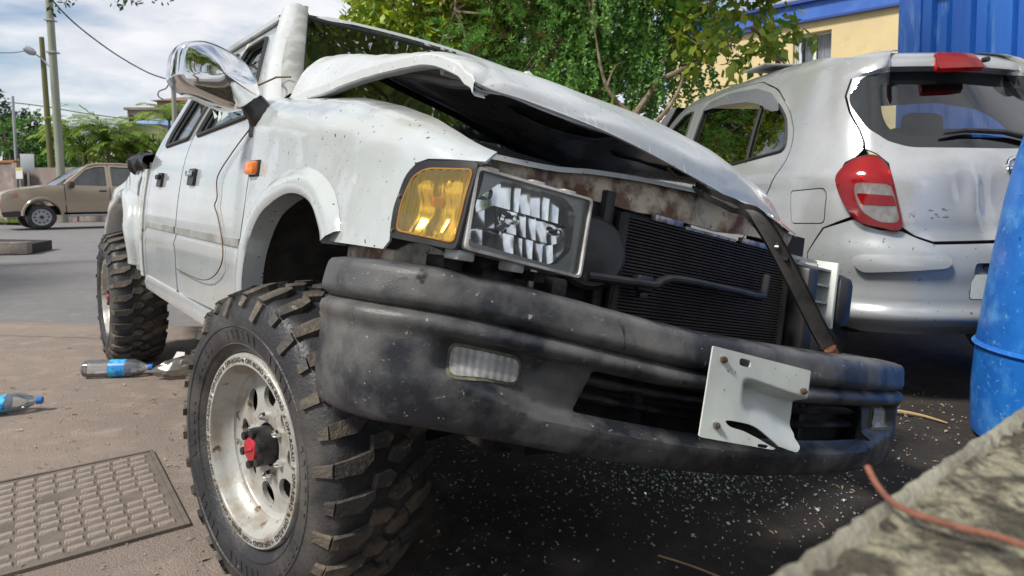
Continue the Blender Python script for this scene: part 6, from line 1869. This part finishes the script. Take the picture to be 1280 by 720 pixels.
def udoor(name, P, Wn):
    d = ub(sheet(round_poly(P, .04), us, [round_poly(Wn, .04)], s=.09, thick=.03), name, 'tan_paint', fix=False)
    ub(sheet(round_poly(Wn, .04), lambda x, z: (x, uy_(x, z) - .015, z), s=.2, thick=0), 'window_glass', 'tan_glass', d, fix=False)
    ub(MB().tube([us(*p) for p in densify(round_poly(Wn, .04), .1)], .012, 5, closed=True), 'window_seal', 'rubber', d)
    return d
d1 = udoor('front_door', [(.96, .50), (.98, 1.23), (.40, 1.68), (.16, 1.74), (-.12, 1.76), (-.12, .50)], [(.88, 1.22), (.46, 1.61), (.20, 1.70), (-.06, 1.715), (-.06, 1.20)])
d2 = udoor('rear_door', [(-.14, .50), (-.14, 1.76), (-.75, 1.75), (-1.02, 1.65), (-1.06, .95), (-.85, .50)], [(-.20, 1.20), (-.20, 1.715), (-.74, 1.70), (-.95, 1.62), (-.99, 1.21)])
for d, x in ((d1, .05), (d2, -.85)):
    ub(MB().box((x, uy_(x, 1.08) + .02, 1.08), (.20, .04, .05), bev=.01), 'handle', 'tan_dark', d)
ub(sheet([(-1.08, .95), (-1.04, 1.65), (-1.2, 1.72), (-1.36, 1.25), (-2.55, 1.22), (-2.58, .55), (-2.05, .52)] + arc(-1.53, .42, .45)[::-1] + [(-1.05, .52)], us, s=.10, thick=.02), 'bed_side', 'tan_paint', fix=False)
ub(MB().grid([[(x, .60 * u, z - .03 * u * u) for u in (-1, -.6, 0, .6, 1)] for x, z in ((.40, 1.72), (.2, 1.79), (-.2, 1.83), (-.8, 1.82), (-1.15, 1.76), (-1.22, 1.70))]), 'roof', 'tan_paint')
ub(MB().grid([[(x + .08 * (1 - u * u), hw_ * u, z) for u in (-1, -.5, 0, .5, 1)] for x, z, hw_ in ((1.20, 1.225, .76), (.82, 1.48, .69), (.42, 1.71, .60))]), 'windscreen', 'tan_glass')
ub(MB().grid([[(x + .06 * (1 - u * u), hw_ * u, z + .03 * (1 - u * u)) for u in (-1, -.6, 0, .6, 1)] for x, z, hw_ in ((1.28, 1.22, .84), (1.8, 1.15, .83), (2.2, 1.09, .78), (2.46, 1.02, .72), (2.58, .75, .68), (2.52, .40, .68))]), 'bonnet', 'tan_paint')
ub(MB().tube([us(1.0, 1.24), us(.70, 1.48), us(.38, 1.74), us(.15, 1.79), us(-.5, 1.80), us(-1.1, 1.74)], .035, 6), 'roof_rail', 'tan_paint')
for x0 in (0,):
    hl_ = ub(sheet(round_poly([(2.12, .92), (2.46, .86), (2.40, .99), (2.16, 1.05)], .03), lambda x, z: (x, uy_(x, z) + .012, z), s=.06, thick=.02), 'headlight', 'clear_lens', fix=False)
    ub(sheet(round_poly([(2.12, .92), (2.25, .90), (2.25, 1.03), (2.16, 1.05)], .02), lambda x, z: (x, uy_(x, z) + .018, z), s=.06, thick=.004), 'indicator_lens', 'orange_lens', hl_, fix=False)
mr_ = ub(MB().box((.86, 1.00, 1.24), (.16, .20, .18), bev=.05), 'door_mirror', 'tan_dark')
ub(MB().box((-.05, .87, .40), (1.9, .16, .06), bev=.02), 'side_step', 'galv')
ub(sheet(round_poly([(2.06, .40), (2.50, .38), (2.57, .52), (2.10, .56)], .03), lambda x, z: (x, uy_(x, z) + .014, z), s=.08, thick=.02), 'bumper_trim', 'tan_dark', fix=False)
ub(MB().grid([[(1.55 + rr * math.cos(a_), uy_(1.55, .8) + o_, .42 + rr * math.sin(a_)) for rr, o_ in ((.44, -.02), (.45, .035), (.50, .035), (.53, .0))] for a_ in [math.pi * k / 14 for k in range(15)]]), 'wheel_arch_flare', 'tan_paint')
ub(MB().box((.0, 0, .55), (4.6, 1.3, .25)), 'underbody', 'dark_void')
ub(MB().box((-.1, 0, 1.0), (2.0, 1.4, .35)), 'cabin', 'tan_dark')
ub(MB().box((-1.3, 0, 1.45), (.04, 1.1, .5)), 'rear_window', 'tan_glass')
ub(MB().grid([[(cx_, .40, .42), (cx_, .80, .42)] for cx_ in (1.0, 2.1)]), 'wheel_housing', 'dark_void')
for x in (1.55, -1.53):
    for s_ in (1, -1):
        wh, Mx = car_wheel(tan, ux_, UO, x, .80 * s_, .365, .24, s_, rimm='galv')
        ub(MB().lathe([(.0, .03), (.05, .03), (.06, .0)], 14, Mx), 'hub_cap', 'tan_dark', wh)
        if s_ > 0:
            for k in range(10):
                a_ = k * math.pi / 5; c = Mx @ Vector((.165 * math.cos(a_), .165 * math.sin(a_), .004)); e_ = Mx @ Vector((.165 * math.cos(a_), .165 * math.sin(a_), .012))
                ub(MB().tube([c, e_], .022, 8), 'rim_hole', 'dark_void', wh)
        hs_ = ub(MB().grid([[(x + .44 * math.cos(a_), y_, .42 + .44 * math.sin(a_)) for y_ in (.55 * s_, .84 * s_)] for a_ in [math.pi * k / 10 for k in range(11)]]), 'wheel_housing', 'dark_void')
